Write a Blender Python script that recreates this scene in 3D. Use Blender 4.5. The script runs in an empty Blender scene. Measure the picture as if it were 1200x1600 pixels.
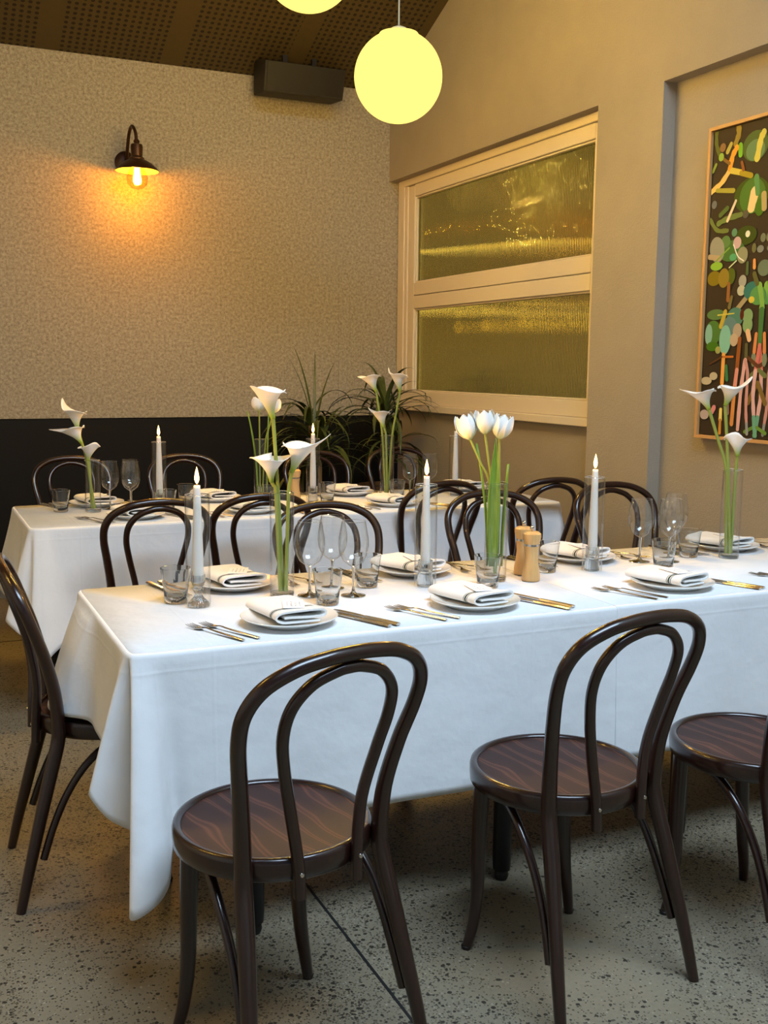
import bpy, math, random
from mathutils import Vector, Matrix
random.seed(7)
PI = math.pi
sc = bpy.context.scene
COL = sc.collection

# ------------------------------------------------------------------ camera
CAM_H = 1.40
F_PX, YAW, PITCH, ROLL = 1654.6, math.radians(24.466), math.radians(7.790), math.radians(0.593)
fw = Vector((math.sin(YAW)*math.cos(PITCH), math.cos(YAW)*math.cos(PITCH), -math.sin(PITCH)))
rt = Vector((math.cos(YAW), -math.sin(YAW), 0)); up = rt.cross(fw)
rt2 = math.cos(ROLL)*rt + math.sin(ROLL)*up; up2 = -math.sin(ROLL)*rt + math.cos(ROLL)*up
cd = bpy.data.cameras.new('camera'); cam = bpy.data.objects.new('camera', cd); COL.objects.link(cam)
cd.sensor_fit = 'AUTO'; cd.sensor_width = 36; cd.lens = F_PX/1600*36; cd.clip_start = 0.05; cd.clip_end = 60
m = Matrix((rt2, up2, -fw)).transposed().to_4x4(); m.translation = (0, 0, CAM_H); cam.matrix_world = m
sc.camera = cam

# ------------------------------------------------------------------ light and exposure
sc.view_settings.view_transform = 'Standard'; sc.view_settings.look = 'None'
sc.view_settings.exposure = 0.22; sc.view_settings.gamma = 1.0; sc.view_settings.use_curve_mapping = False
w = bpy.data.worlds.new('world'); sc.world = w; w.use_nodes = True
bg = w.node_tree.nodes['Background']; bg.inputs[0].default_value = (0.55, 0.75, 1.0, 1); bg.inputs[1].default_value = 0.15
def area_light(name, loc, target, sx, sy, power, color):
    l = bpy.data.lights.new(name, 'AREA'); l.shape = 'RECTANGLE'; l.size = sx; l.size_y = sy; l.energy = power; l.color = color
    o = bpy.data.objects.new(name, l); COL.objects.link(o); o.location = loc
    o.rotation_euler = (Vector(target)-Vector(loc)).to_track_quat('-Z', 'Y').to_euler(); return o
area_light('skylight', (1.35, 0.15, 4.55), (1.35, 0.35, 0.0), 2.6, 1.7, 245, (0.60, 0.79, 1.0))
try:
    sc.cycles.use_denoising = True
    sc.cycles.max_bounces = 14; sc.cycles.transparent_max_bounces = 40; sc.cycles.transmission_bounces = 12
    sc.cycles.sample_clamp_indirect = 3.0; sc.cycles.caustics_reflective = False; sc.cycles.caustics_refractive = True
except Exception:
    pass

# ------------------------------------------------------------------ mesh helpers
class MB:
    def __init__(s): s.v = []; s.f = []; s.c = None
    def add(s, vs, fs):
        n = len(s.v); s.v += [tuple(v) for v in vs]; s.f += [tuple(i+n for i in f) for f in fs]; return s
    def box(s, x0, x1, y0, y1, z0, z1):
        vs = [(x0,y0,z0),(x1,y0,z0),(x1,y1,z0),(x0,y1,z0),(x0,y0,z1),(x1,y0,z1),(x1,y1,z1),(x0,y1,z1)]
        return s.add(vs, [(0,3,2,1),(4,5,6,7),(0,1,5,4),(1,2,6,5),(2,3,7,6),(3,0,4,7)])
    def prism(s, poly, x0, x1):          # polygon in (y,z), extruded along x
        n = len(poly); vs = [(x0,y,z) for y,z in poly]+[(x1,y,z) for y,z in poly]
        return s.add(vs, [tuple(range(n))[::-1], tuple(range(n,2*n))]+[(i,(i+1)%n,n+(i+1)%n,n+i) for i in range(n)])
    def lathe(s, prof, seg=24, c=(0,0,0), caps=True):
        vs=[]; fs=[]; n=len(prof)
        for r,z in prof:
            for k in range(seg):
                a=2*PI*k/seg; vs.append((c[0]+r*math.cos(a), c[1]+r*math.sin(a), c[2]+z))
        for i in range(n-1):
            for k in range(seg):
                a=i*seg+k; b=i*seg+(k+1)%seg; fs.append((a,b,b+seg,a+seg))
        if caps:
            if prof[0][0]>1e-6: fs.append(tuple(range(seg))[::-1])
            if prof[-1][0]>1e-6: fs.append(tuple(range((n-1)*seg,n*seg)))
        return s.add(vs,fs)
    def tube(s, pts, rad, seg=10, caps=True, flat=1.0):
        pts=[Vector(p) for p in pts]; n=len(pts)
        if not hasattr(rad,'__len__'): rad=[rad]*n
        tang=[]
        for i in range(n):
            t=(pts[min(i+1,n-1)]-pts[max(i-1,0)]); tang.append(t.normalized() if t.length>1e-9 else Vector((0,0,1)))
        ref=Vector((0,0,1)) if abs(tang[0].z)<0.9 else Vector((1,0,0))
        nrm=(ref-tang[0]*ref.dot(tang[0])).normalized(); vs=[]; fs=[]
        for i in range(n):
            nrm=(nrm-tang[i]*nrm.dot(tang[i])).normalized(); b=tang[i].cross(nrm)
            for k in range(seg):
                a=2*PI*k/seg; vs.append(pts[i]+(nrm*math.cos(a)+b*math.sin(a)*flat)*rad[i])
        for i in range(n-1):
            for k in range(seg):
                a=i*seg+k; c=i*seg+(k+1)%seg; fs.append((a,c,c+seg,a+seg))
        if caps: fs.append(tuple(range(seg))[::-1]); fs.append(tuple(range((n-1)*seg,n*seg)))
        return s.add(vs,fs)
    def grid(s, rows):                   # list of equal-length rows of points
        nr=len(rows); nc=len(rows[0]); vs=[p for r in rows for p in r]
        return s.add(vs,[(i*nc+j,i*nc+j+1,(i+1)*nc+j+1,(i+1)*nc+j) for i in range(nr-1) for j in range(nc-1)])
    def build(s, name, mat, parent=None, smooth=True, angle=40, bevel=0, solid=0, colors=None, recalc=False):
        me=bpy.data.meshes.new(name); me.from_pydata([tuple(v) for v in s.v],[],s.f); me.update()
        o=bpy.data.objects.new(name,me); COL.objects.link(o)
        if mat: me.materials.append(mat)
        if colors is not None:
            at=me.color_attributes.new('tint','FLOAT_COLOR','POINT')
            for i,c in enumerate(colors): at.data[i].color=(c[0],c[1],c[2],1)
        if bevel:
            b=o.modifiers.new('bevel','BEVEL'); b.width=bevel; b.segments=2; b.limit_method='ANGLE'
        if solid:
            b=o.modifiers.new('solid','SOLIDIFY'); b.thickness=solid; b.offset=0
        if smooth:
            me.polygons.foreach_set('use_smooth',[True]*len(me.polygons))
            if angle<180:
                try: me.set_sharp_from_angle(angle=math.radians(angle))
                except Exception: pass
        if parent: o.parent=parent
        return o
def spline(pts, n=8):
    P=[Vector(p) for p in pts]; P=[P[0]*2-P[1]]+P+[P[-1]*2-P[-2]]; out=[]
    for i in range(1,len(P)-2):
        for k in range(n):
            t=k/n; a,b,c,d=P[i-1],P[i],P[i+1],P[i+2]
            out.append(0.5*((2*b)+(c-a)*t+(2*a-5*b+4*c-d)*t*t+(3*b-a-3*c+d)*t**3))
    out.append(P[-2]); return out
def lerpseq(vals, m):
    n=len(vals); out=[]
    for i in range(m):
        x=i*(n-1)/(m-1); j=min(int(x),n-2); out.append(vals[j]+(vals[j+1]-vals[j])*(x-j))
    return out
def tag(o, label=None, cat=None, group=None, kind=None):
    if label: o['label']=label
    if cat: o['category']=cat
    if group: o['group']=group
    if kind: o['kind']=kind
    return o
def thing(name, loc=(0,0,0), rz=0, label=None, cat=None, group=None):
    o=bpy.data.objects.new(name,None); COL.objects.link(o); o.empty_display_size=0.05
    o.location=loc; o.rotation_euler=(0,0,rz); return tag(o,label,cat,group)
KIDS={}
def copy_tree(o, parent=None):
    c=o.copy(); COL.objects.link(c); c.parent=parent
    for ch in list(o.children): copy_tree(ch,c)
    return c
class Proto:
    """first call moves the prototype itself, later calls copy it with its parts"""
    def __init__(s, root): s.root=root; s.used=False
    def place(s, loc, rz, label, cat, group=None):
        if not s.used: o=s.root; s.used=True
        else: o=copy_tree(s.root)
        o.location=loc; o.rotation_euler=(0,0,rz); return tag(o,label,cat,group)
def struct(o): o['kind']='structure'; return o

# ------------------------------------------------------------------ materials
def srgb(r,g,b):
    f=lambda c:(c/255/12.92 if c/255<=0.04045 else ((c/255+0.055)/1.055)**2.4)
    return (f(r),f(g),f(b),1)
def mat(name, col, rough=0.5, metal=0.0, coat=0.0, spec=0.5, trans=0.0, ior=1.45, emit=None, es=0):
    m=bpy.data.materials.new(name); m.use_nodes=True; b=m.node_tree.nodes['Principled BSDF']
    b.inputs['Base Color'].default_value=col; b.inputs['Roughness'].default_value=rough; b.inputs['Metallic'].default_value=metal
    b.inputs['Coat Weight'].default_value=coat; b.inputs['Coat Roughness'].default_value=0.12
    b.inputs['Specular IOR Level'].default_value=spec; b.inputs['Transmission Weight'].default_value=trans; b.inputs['IOR'].default_value=ior
    if emit: b.inputs['Emission Color'].default_value=emit; b.inputs['Emission Strength'].default_value=es
    return m
class NT:
    def __init__(s,m): s.m=m; s.t=m.node_tree; s.b=s.t.nodes.get('Principled BSDF')
    def n(s,typ,**k):
        o=s.t.nodes.new(typ)
        for a,v in k.items():
            if a.startswith('i_'): o.inputs[a[2:].replace('_',' ')].default_value=v
            else: setattr(o,a,v)
        return o
    def l(s,a,b): s.t.links.new(a,b)
    def coord(s,kind='Object'): return s.n('ShaderNodeTexCoord').outputs[kind]
    def noise(s,vec,scale,detail=3,rough=0.5,dist=0):
        o=s.n('ShaderNodeTexNoise'); o.inputs['Scale'].default_value=scale; o.inputs['Detail'].default_value=detail
        o.inputs['Roughness'].default_value=rough; o.inputs['Distortion'].default_value=dist
        if vec: s.l(vec,o.inputs['Vector'])
        return o.outputs['Fac']
    def ramp(s,fac,stops):
        o=s.n('ShaderNodeValToRGB'); e=o.color_ramp.elements
        while len(e)<len(stops): e.new(0.5)
        for i,(p,c) in enumerate(stops): e[i].position=p; e[i].color=c
        s.l(fac,o.inputs['Fac']); return o.outputs['Color']
    def math(s,op,a,b=None,c=None):
        o=s.n('ShaderNodeMath',operation=op)
        for i,x in enumerate((a,b,c)):
            if x is None: continue
            if isinstance(x,(int,float)): o.inputs[i].default_value=x
            else: s.l(x,o.inputs[i])
        return o.outputs[0]
    def mix(s,fac,a,b,bt='MIX'):
        o=s.n('ShaderNodeMix',data_type='RGBA',blend_type=bt)
        for sock,x in ((o.inputs[0],fac),(o.inputs[6],a),(o.inputs[7],b)):
            if isinstance(x,(int,float,tuple)): sock.default_value=x
            else: s.l(x,sock)
        return o.outputs[2]
    def bump(s,h,strength,dist=0.01):
        o=s.n('ShaderNodeBump'); o.inputs['Strength'].default_value=strength; o.inputs['Distance'].default_value=dist
        s.l(h,o.inputs['Height']); s.l(o.outputs['Normal'],s.b.inputs['Normal'])
    def color(s,c): s.l(c,s.b.inputs['Base Color'])
    def scale(s,vec,x,y,z):
        o=s.n('ShaderNodeMapping'); o.inputs['Scale'].default_value=(x,y,z); s.l(vec,o.inputs['Vector']); return o.outputs['Vector']
M={}
# acoustic felt: flecked beige
M['felt']=mat('felt',srgb(168,155,138),0.95,spec=0.1); t=NT(M['felt']); co=t.coord()
n1=t.noise(t.scale(co,1,1,1),58,5,0.8); n2=t.noise(co,22,3,0.6)
cc=t.ramp(n1,[(0.34,srgb(122,116,104)),(0.5,srgb(168,161,146)),(0.66,srgb(200,193,178))])
t.color(t.mix(t.math('MULTIPLY',n2,0.35),cc,srgb(140,128,112))); t.bump(n1,0.5,0.006)
# rendered wall: stippled
M['render']=mat('render',srgb(176,163,145),0.9,spec=0.15); t=NT(M['render']); co=t.coord()
n1=t.noise(co,160,4,0.65); n2=t.noise(co,5,3); n3=t.noise(co,60,3)
cc=t.mix(n2,srgb(166,158,143),srgb(180,171,154)); t.color(t.mix(t.math('MULTIPLY',n1,0.4),cc,srgb(138,129,113)))
t.bump(t.math('ADD',n1,t.math('MULTIPLY',n3,0.7)),0.55,0.006)
M['dado']=mat('dado',srgb(13,12,11),0.6,spec=0.3); t=NT(M['dado']); t.bump(t.noise(t.coord(),40),0.05)
# ceiling: dark board with square fields of drilled holes
M['ceiling']=mat('ceiling',srgb(62,56,44),0.7); t=NT(M['ceiling']); co=t.coord()
sep=t.n('ShaderNodeSeparateXYZ'); t.l(co,sep.inputs[0]); cx,cy=sep.outputs[0],sep.outputs[1]
def cell(v,p): return t.math('SUBTRACT',t.math('FRACT',t.math('DIVIDE',v,p)),0.5)
px=cell(cx,0.042); py=cell(cy,0.042)
d=t.math('SQRT',t.math('ADD',t.math('MULTIPLY',px,px),t.math('MULTIPLY',py,py)))
hole=t.math('LESS_THAN',d,0.28)
fx=t.math('LESS_THAN',t.math('FRACT',t.math('DIVIDE',t.math('SUBTRACT',cx,0.965),0.765)),0.835)
fy=t.math('LESS_THAN',t.math('FRACT',t.math('DIVIDE',t.math('ADD',cy,0.0),1.2)),0.86)
hole=t.math('MULTIPLY',hole,t.math('MULTIPLY',fx,fy))
n=t.noise(co,30); t.color(t.mix(hole,t.mix(n,srgb(70,58,32),srgb(80,67,38)),srgb(26,20,9))); t.bump(t.math('SUBTRACT',1.0,hole),0.4,0.004)
# ground concrete with dark aggregate
M['concrete']=mat('concrete',srgb(150,145,130),0.42,spec=0.4); t=NT(M['concrete']); co=t.coord()
def vor(scale,rnd=1.0):
    o=t.n('ShaderNodeTexVoronoi'); o.inputs['Scale'].default_value=scale; o.inputs['Randomness'].default_value=rnd; t.l(co,o.inputs['Vector'])
    s2=t.n('ShaderNodeSeparateColor'); t.l(o.outputs['Color'],s2.inputs[0]); return o.outputs['Distance'],s2.outputs[0],s2.outputs[1]
patch=t.ramp(t.noise(co,1.7,4,0.6),[(0.36,(0.02,)*3+(1,)),(0.62,(1,)*3+(1,))])
def specks(scale,size,prob):
    d,a,b=vor(scale); wob=t.math('ADD',d,t.math('MULTIPLY',t.math('SUBTRACT',t.noise(co,scale*2.2,1),0.5),0.35))
    thr=t.math('MULTIPLY',t.math('ADD',0.3,b),size); inside=t.math('LESS_THAN',wob,thr)
    return t.math('MULTIPLY',inside,t.math('LESS_THAN',a,t.math('MULTIPLY',t.math('ADD',patch,0.16),prob)))
s1=specks(78,0.36,0.62); s2_=specks(165,0.44,0.95); s3=specks(120,0.3,0.28)
base=t.mix(t.noise(co,2.2,5,0.6),srgb(124,113,92),srgb(154,142,118)); base=t.mix(t.math('MULTIPLY',t.noise(co,90,3),0.5),base,srgb(106,97,79))
base=t.mix(t.math('MULTIPLY',s3,0.45),base,srgb(178,170,148))
base=t.mix(t.math('MULTIPLY',s2_,0.72),base,srgb(52,45,36)); base=t.mix(t.math('MULTIPLY',s1,0.85),base,srgb(32,28,24)); t.color(base)
M['joint']=mat('joint',srgb(22,20,18),0.8)
M['wood']=mat('wood',srgb(30,15,11),0.3,coat=0.6); t=NT(M['wood']); co=t.coord()
n=t.noise(t.scale(co,30,30,3),4,4); t.color(t.mix(n,srgb(19,7,5),srgb(46,19,12)))
M['seatwood']=mat('seatwood',srgb(70,40,32),0.5,coat=0.08,spec=0.3); t=NT(M['seatwood']); co=t.coord()
wv=t.n('ShaderNodeTexWave',wave_type='BANDS',bands_direction='X'); t.l(t.scale(co,1.0,0.34,1),wv.inputs['Vector'])
wv.inputs['Scale'].default_value=5.6; wv.inputs['Distortion'].default_value=11; wv.inputs['Detail'].default_value=2.2; wv.inputs['Detail Scale'].default_value=1.1
g=t.ramp(wv.outputs['Fac'],[(0.0,srgb(50,28,24)),(0.82,srgb(58,33,28)),(0.94,srgb(104,64,46)),(1.0,srgb(66,38,32))])
t.color(t.mix(t.math('MULTIPLY',t.noise(t.scale(co,120,10,1),3,3),0.5),g,srgb(54,30,25)))
# table linen
M['linen']=mat('linen',srgb(238,238,238),0.85,spec=0.2); t=NT(M['linen']); co=t.coord()
n=t.noise(co,9,3); n2=t.noise(co,600,2); t.color(t.mix(n,srgb(232,232,233),srgb(243,243,243))); sep=t.n('ShaderNodeSeparateXYZ'); t.l(co,sep.inputs[0])
def crease(v,p,o):
    a=t.math('ABSOLUTE',t.math('SUBTRACT',t.math('FRACT',t.math('DIVIDE',t.math('ADD',v,o),p)),0.5)); return t.math('SMOOTH_MAX',t.math('SUBTRACT',1.0,t.math('MULTIPLY',a,p/0.006)),0.0,0.3)
cr=t.math('ADD',crease(sep.outputs[0],0.43,0.02),crease(sep.outputs[1],0.43,0.08)); cr=t.math('ADD',cr,crease(sep.outputs[2],0.60,0.186))
n3=t.noise(co,26,4,0.6)
t.bump(t.math('ADD',t.math('ADD',n,t.math('MULTIPLY',n3,0.22)),t.math('ADD',t.math('MULTIPLY',n2,0.03),t.math('MULTIPLY',cr,0.09))),0.22,0.02)
def thin_glass(name,tint=(0.97,0.98,0.975,1),rough=0.0,refl=1.0,ior=1.45):
    m=bpy.data.materials.new(name); m.use_nodes=True; t=m.node_tree; t.nodes.clear()
    o=t.nodes.new('ShaderNodeOutputMaterial'); mx=t.nodes.new('ShaderNodeMixShader'); tr=t.nodes.new('ShaderNodeBsdfTransparent'); gl=t.nodes.new('ShaderNodeBsdfGlossy'); fr=t.nodes.new('ShaderNodeLayerWeight'); fr.inputs['Blend'].default_value=0.5; pw=t.nodes.new('ShaderNodeMath'); pw.operation='POWER'; pw.inputs[1].default_value=3.0; ma=t.nodes.new('ShaderNodeMath'); ma.operation='MULTIPLY_ADD'; ma.inputs[1].default_value=0.80; ma.inputs[2].default_value=0.06
    t.links.new(fr.outputs['Facing'],pw.inputs[0]); t.links.new(pw.outputs[0],ma.inputs[0]); tr.inputs['Color'].default_value=tint; gl.inputs['Roughness'].default_value=rough; gl.inputs['Color'].default_value=(refl,refl,refl,1)
    pt_=t.nodes.new('ShaderNodeMath'); pt_.operation='POWER'; pt_.inputs[1].default_value=2.5; t.links.new(fr.outputs['Facing'],pt_.inputs[0])
    cm=t.nodes.new('ShaderNodeMix'); cm.data_type='RGBA'; cm.inputs[6].default_value=tint; cm.inputs[7].default_value=(tint[0]*.60,tint[1]*.61,tint[2]*.62,1); t.links.new(pt_.outputs[0],cm.inputs[0]); t.links.new(cm.outputs[2],tr.inputs['Color'])
    t.links.new(ma.outputs[0],mx.inputs[0]); t.links.new(tr.outputs[0],mx.inputs[1]); t.links.new(gl.outputs[0],mx.inputs[2]); t.links.new(mx.outputs[0],o.inputs[0]); return m
M['glass']=thin_glass('glass',(0.985,0.99,0.985,1),0.01)
def solid_glass(name,col=(1,1,1,1),rough=0.0,ior=1.46):
    m=bpy.data.materials.new(name); m.use_nodes=True; t=m.node_tree; t.nodes.clear()
    o=t.nodes.new('ShaderNodeOutputMaterial'); g=t.nodes.new('ShaderNodeBsdfGlass'); g.inputs['Color'].default_value=col; g.inputs['Roughness'].default_value=rough; g.inputs['IOR'].default_value=ior
    t.links.new(g.outputs[0],o.inputs[0]); return m
M['crystal']=solid_glass('crystal',(0.97,0.98,0.98,1))
M['reeded']=solid_glass('reeded',(0.88,0.86,0.60,1),0.05,1.5)
M['china']=mat('china',srgb(236,234,228),0.18,coat=0.4)
M['steel']=mat('steel',(0.62,0.60,0.57,1),0.2,metal=1.0)
M['wax']=mat('wax',srgb(240,232,222),0.5); M['wax'].node_tree.nodes['Principled BSDF'].inputs['Subsurface Weight'].default_value=0.35; M['wax'].node_tree.nodes['Principled BSDF'].inputs['Subsurface Radius'].default_value=(0.02,0.012,0.006)
M['wick']=mat('wick',srgb(25,20,18),0.9)
def emis(name,col,s):
    m=bpy.data.materials.new(name); m.use_nodes=True; t=m.node_tree; t.nodes.clear(); o=t.nodes.new('ShaderNodeOutputMaterial'); e=t.nodes.new('ShaderNodeEmission')
    e.inputs[0].default_value=col; e.inputs[1].default_value=s; t.links.new(e.outputs[0],o.inputs[0]); return m
M['flame']=emis('flame',(1,0.62,0.18,1),9.0)
M['filament']=emis('filament',(1,0.62,0.16,1),14.0)
M['globe']=emis('globe',(1.0,0.80,0.17,1),1.35)
M['beech']=mat('beech',srgb(214,170,108),0.4,coat=0.2); t=NT(M['beech']); co=t.coord(); n=t.noise(t.scale(co,40,40,5),3,3); t.color(t.mix(n,srgb(200,150,86),srgb(226,186,126)))
M['cord']=mat('cord',srgb(226,222,205),0.6); M['black']=mat('black',srgb(22,20,19),0.45); M['blackmetal']=mat('blackmetal',srgb(16,15,15),0.4)
M['speaker']=mat('speaker',srgb(36,31,22),0.6); M['bronze']=mat('bronze',srgb(70,46,30),0.42,metal=0.6); M['shadein']=mat('shadein',srgb(230,200,140),0.5)
M['frame']=mat('frame',srgb(226,214,190),0.45); M['oak']=mat('oak',srgb(206,158,98),0.5); M['canvas']=mat('canvas',srgb(46,34,18),0.7)
M['stem']=mat('stem',srgb(138,150,66),0.5); M['tulipleaf']=mat('tulipleaf',srgb(120,150,44),0.45); t=NT(M['tulipleaf']); n=t.noise(t.scale(t.coord(),60,60,4),4,2); t.color(t.mix(n,srgb(92,128,34),srgb(150,172,62)))
def tinted(name,rough=0.5,trans=0.0):
    m=mat(name,(1,1,1,1),rough,spec=0.3); t=NT(m); a=t.n('ShaderNodeAttribute'); a.attribute_name='tint'; t.color(a.outputs['Color']); return m
M['petal']=tinted('petal',0.5); M['print']=tinted('print',0.6)
M['spadix']=mat('spadix',srgb(226,186,60),0.7)
M['darkleaf']=mat('darkleaf',srgb(58,70,34),0.45); t=NT(M['darkleaf']); n=t.noise(t.coord(),14,2); t.color(t.mix(n,srgb(40,54,24),srgb(86,98,46)))
M['planter']=mat('planter',srgb(96,70,40),0.5,metal=0.3); M['soil']=mat('soil',srgb(40,30,22),0.9)
M['trunk']=mat('trunk',srgb(120,98,66),0.85)
# napkin: off-white with dark green woven stripes across its length
M['napkin']=mat('napkin',srgb(240,238,234),0.9,spec=0.1); t=NT(M['napkin']); co=t.coord(); sep=t.n('ShaderNodeSeparateXYZ'); t.l(co,sep.inputs[0]); x=sep.outputs[0]
def band(c,wd): return t.math('LESS_THAN',t.math('ABSOLUTE',t.math('SUBTRACT',x,c)),wd)
st=t.math('MAXIMUM',t.math('MAXIMUM',band(0.030,0.0011),band(0.0365,0.0030)),band(0.043,0.0011)); t.color(t.mix(st,t.mix(t.noise(co,500,2),srgb(232,230,226),srgb(244,243,240)),srgb(58,76,72))); t.bump(t.noise(co,900,2),0.1,0.001)
# menu card: white with a small block of grey script
M['card']=mat('card',srgb(244,244,246),0.7); t=NT(M['card']); co=t.coord(); sep=t.n('ShaderNodeSeparateXYZ'); t.l(co,sep.inputs[0])
rows=t.math('LESS_THAN',t.math('ABSOLUTE',t.math('SUBTRACT',t.math('FRACT',t.math('DIVIDE',sep.outputs[1],0.011)),0.5)),0.2)
ink=t.math('MULTIPLY',t.math('GREATER_THAN',t.noise(t.scale(co,1,1,1),420,2),0.53),rows)
ink=t.math('MULTIPLY',ink,t.math('LESS_THAN',t.math('ABSOLUTE',sep.outputs[0]),0.030)); ink=t.math('MULTIPLY',ink,t.math('LESS_THAN',t.math('ABSOLUTE',sep.outputs[1]),0.017))
t.color(t.mix(ink,srgb(244,244,246),srgb(120,126,140)))
M['kwall']=mat('kwall',srgb(112,98,36),0.7); M['kdark']=mat('kdark',srgb(44,44,14),0.6); M['kmetal']=mat('kmetal',(0.6,0.52,0.3,1),0.25,metal=1.0)
M['klamp']=emis('klamp',(1,0.74,0.20,1),13.0); M['kcup']=mat('kcup',srgb(232,226,208),0.3)
M['white']=mat('white',srgb(224,222,214),0.8)

# ------------------------------------------------------------------ the room
YB, XR, XN, XP = 7.0, 3.2, 3.3, 3.27          # back wall, right wall, window niche, picture niche
XL, YF = -3.2, -3.0
CEIL0, SLOPE, YRIDGE = 3.335, 0.429, 1.6
zc=lambda y: CEIL0+SLOPE*(7.021-y) if y>=YRIDGE else CEIL0+SLOPE*(7.021-YRIDGE)-SLOPE*(YRIDGE-y)
fl=struct(MB().box(XL,XR+0.3,YF,YB+0.1,-0.1,0).build('floor',M['concrete'],smooth=False))
jb=MB().box(0.9405,0.9475,YF+.05,YB-.05,-0.02,0.0012).build('floor_joint',M['joint'],fl,smooth=False)
jb2=MB().box(XL+.05,XR-.05,5.55,5.557,-0.02,0.0012).build('floor_joint',M['joint'],fl,smooth=False)
# back wall: dark wainscot below, felt panels above
wb=struct(MB().box(XL,XR+0.3,YB+0.02,YB+0.12,0,3.6).build('wall_back',M['dado'],smooth=False))
DZ=1.055
for x0,x1 in ((XL,-0.30),(-0.2995,2.820),(2.8205,XR+0.1)):
    MB().box(x0,x1,YB,YB+0.03,DZ,3.36).build('felt_panel',M['felt'],wb,smooth=False,bevel=0.002)
MB().box(XL,XR,YB+0.008,YB+0.03,0,DZ-0.006).build('wainscot_panel',M['dado'],wb,smooth=False)
# right wall: header, piers, niches
wr=MB()
wr.prism([(YF,2.69),(YB+0.02,2.69),(YB+0.02,zc(YB)+.02),(YRIDGE,zc(YRIDGE)+.02),(YF,zc(YF)+.02)],XR,XR+0.3)
wr.box(XR,XR+0.3,4.03,4.53,0,2.69); wr.box(XR,XR+0.3,YF,1.6,0,2.69)
wr.box(XP,XR+0.3,1.6,4.03,0,2.69)
wr.box(XN,XR+0.3,4.53,YB+0.02,0,1.10)
struct(wr.build('wall_right',M['render'],smooth=False))
struct(MB().box(XL-0.1,XL,YF,YB+0.1,0,5.8).build('wall_left',M['white'],smooth=False))
# front wall behind the viewer, with a wide window opening
wf=MB(); wf.box(XL,-2.3,YF-0.1,YF,0,5.7).box(3.1,XR+0.3,YF-0.1,YF,0,5.7).box(-2.3,3.1,YF-0.1,YF,0,0.9).box(-2.3,3.1,YF-0.1,YF,3.6,5.7)
struct(wf.build('wall_front',M['white'],smooth=False))
cl=MB()
# ceiling object lies flat in its own xy plane so that the hole pattern runs along the boards
def slab(name,y0,y1):
    L=math.hypot(y1-y0,zc(y1)-zc(y0)); o=MB().box(XL,XR+0.3,0,L,0,0.05).build(name,M['ceiling'],smooth=False)
    d=Vector((0,y1-y0,zc(y1)-zc(y0))).normalized(); X=Vector((1,0,0)); Z=X.cross(d)
    mm=Matrix((X,d,Z)).transposed().to_4x4(); mm.translation=(0,y0,zc(y0)); o.matrix_world=mm; return struct(o)
c1=slab('ceiling',7.03,YRIDGE-0.02); 
c2=slab('ceiling_front_slope',YRIDGE,YF-0.1)
# ------------------------------------------------------------------ window to the kitchen
wd=struct(thing('window_1',(XN,0,0)))
Y0,Y1=4.53,6.985
def fr(x0,x1,y0,y1,z0,z1,name='frame_rail'): return MB().box(x0,x1,y0,y1,z0,z1).build(name,M['frame'],wd,smooth=False,bevel=0.004)
fr(-0.035,0.05,6.89,Y1,1.235,2.69,'frame_stile'); fr(-0.028,0.05,6.845,6.8895,1.235,2.645,'frame_stile'); fr(-0.02,0.05,6.75,6.8445,1.235,2.64,'frame_stile')
fr(-0.02,0.05,Y0,4.66,1.235,2.64,'frame_stile')
fr(-0.035,0.05,Y0,6.8895,2.645,2.69); fr(-0.02,0.05,4.66,6.7495,2.565,2.6445)
fr(-0.02,0.05,4.66,6.7495,1.897,1.982); fr(-0.02,0.05,4.66,6.7495,1.805,1.893)
fr(-0.045,0.05,Y0,Y1,1.10,1.145,'sill'); fr(-0.02,0.05,Y0,Y1,1.1455,1.2345)
for z0,z1 in ((1.982,2.565),(1.2345,1.805)):      # beads
    fr(-0.008,0.03,4.66,6.7495,z0,z0+0.012,'glazing_bead'); fr(-0.008,0.03,4.66,6.7495,z1-0.012,z1,'glazing_bead'); fr(-0.008,0.03,6.737,6.7495,z0+.012,z1-.012,'glazing_bead')
    b=MB(); rows=[]; N=132; seg=5; xs=[]
    pitch=(6.745-4.66)/N
    for i in range(N*seg+1):
        y=4.66+i*pitch/seg; ph=(i%seg)/seg; bulge=0.0060*math.sin(PI*ph); xs.append((0.012-bulge,y))
    rows=[[(x,y,z0+0.006) for x,y in xs],[(x,y,z1-0.006) for x,y in xs]]
    n=len(xs); b.grid(rows); back=[[(0.018,y,z0+0.006) for x,y in xs],[(0.018,y,z1-0.006) for x,y in xs]]
    b2=MB().grid(back); b.add(b2.v,[f[::-1] for f in b2.f]); 
    b.f=[f[::-1] for f in b.f]
    b.build('reeded_pane',M['reeded'],wd,smooth=True,angle=60)
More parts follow.
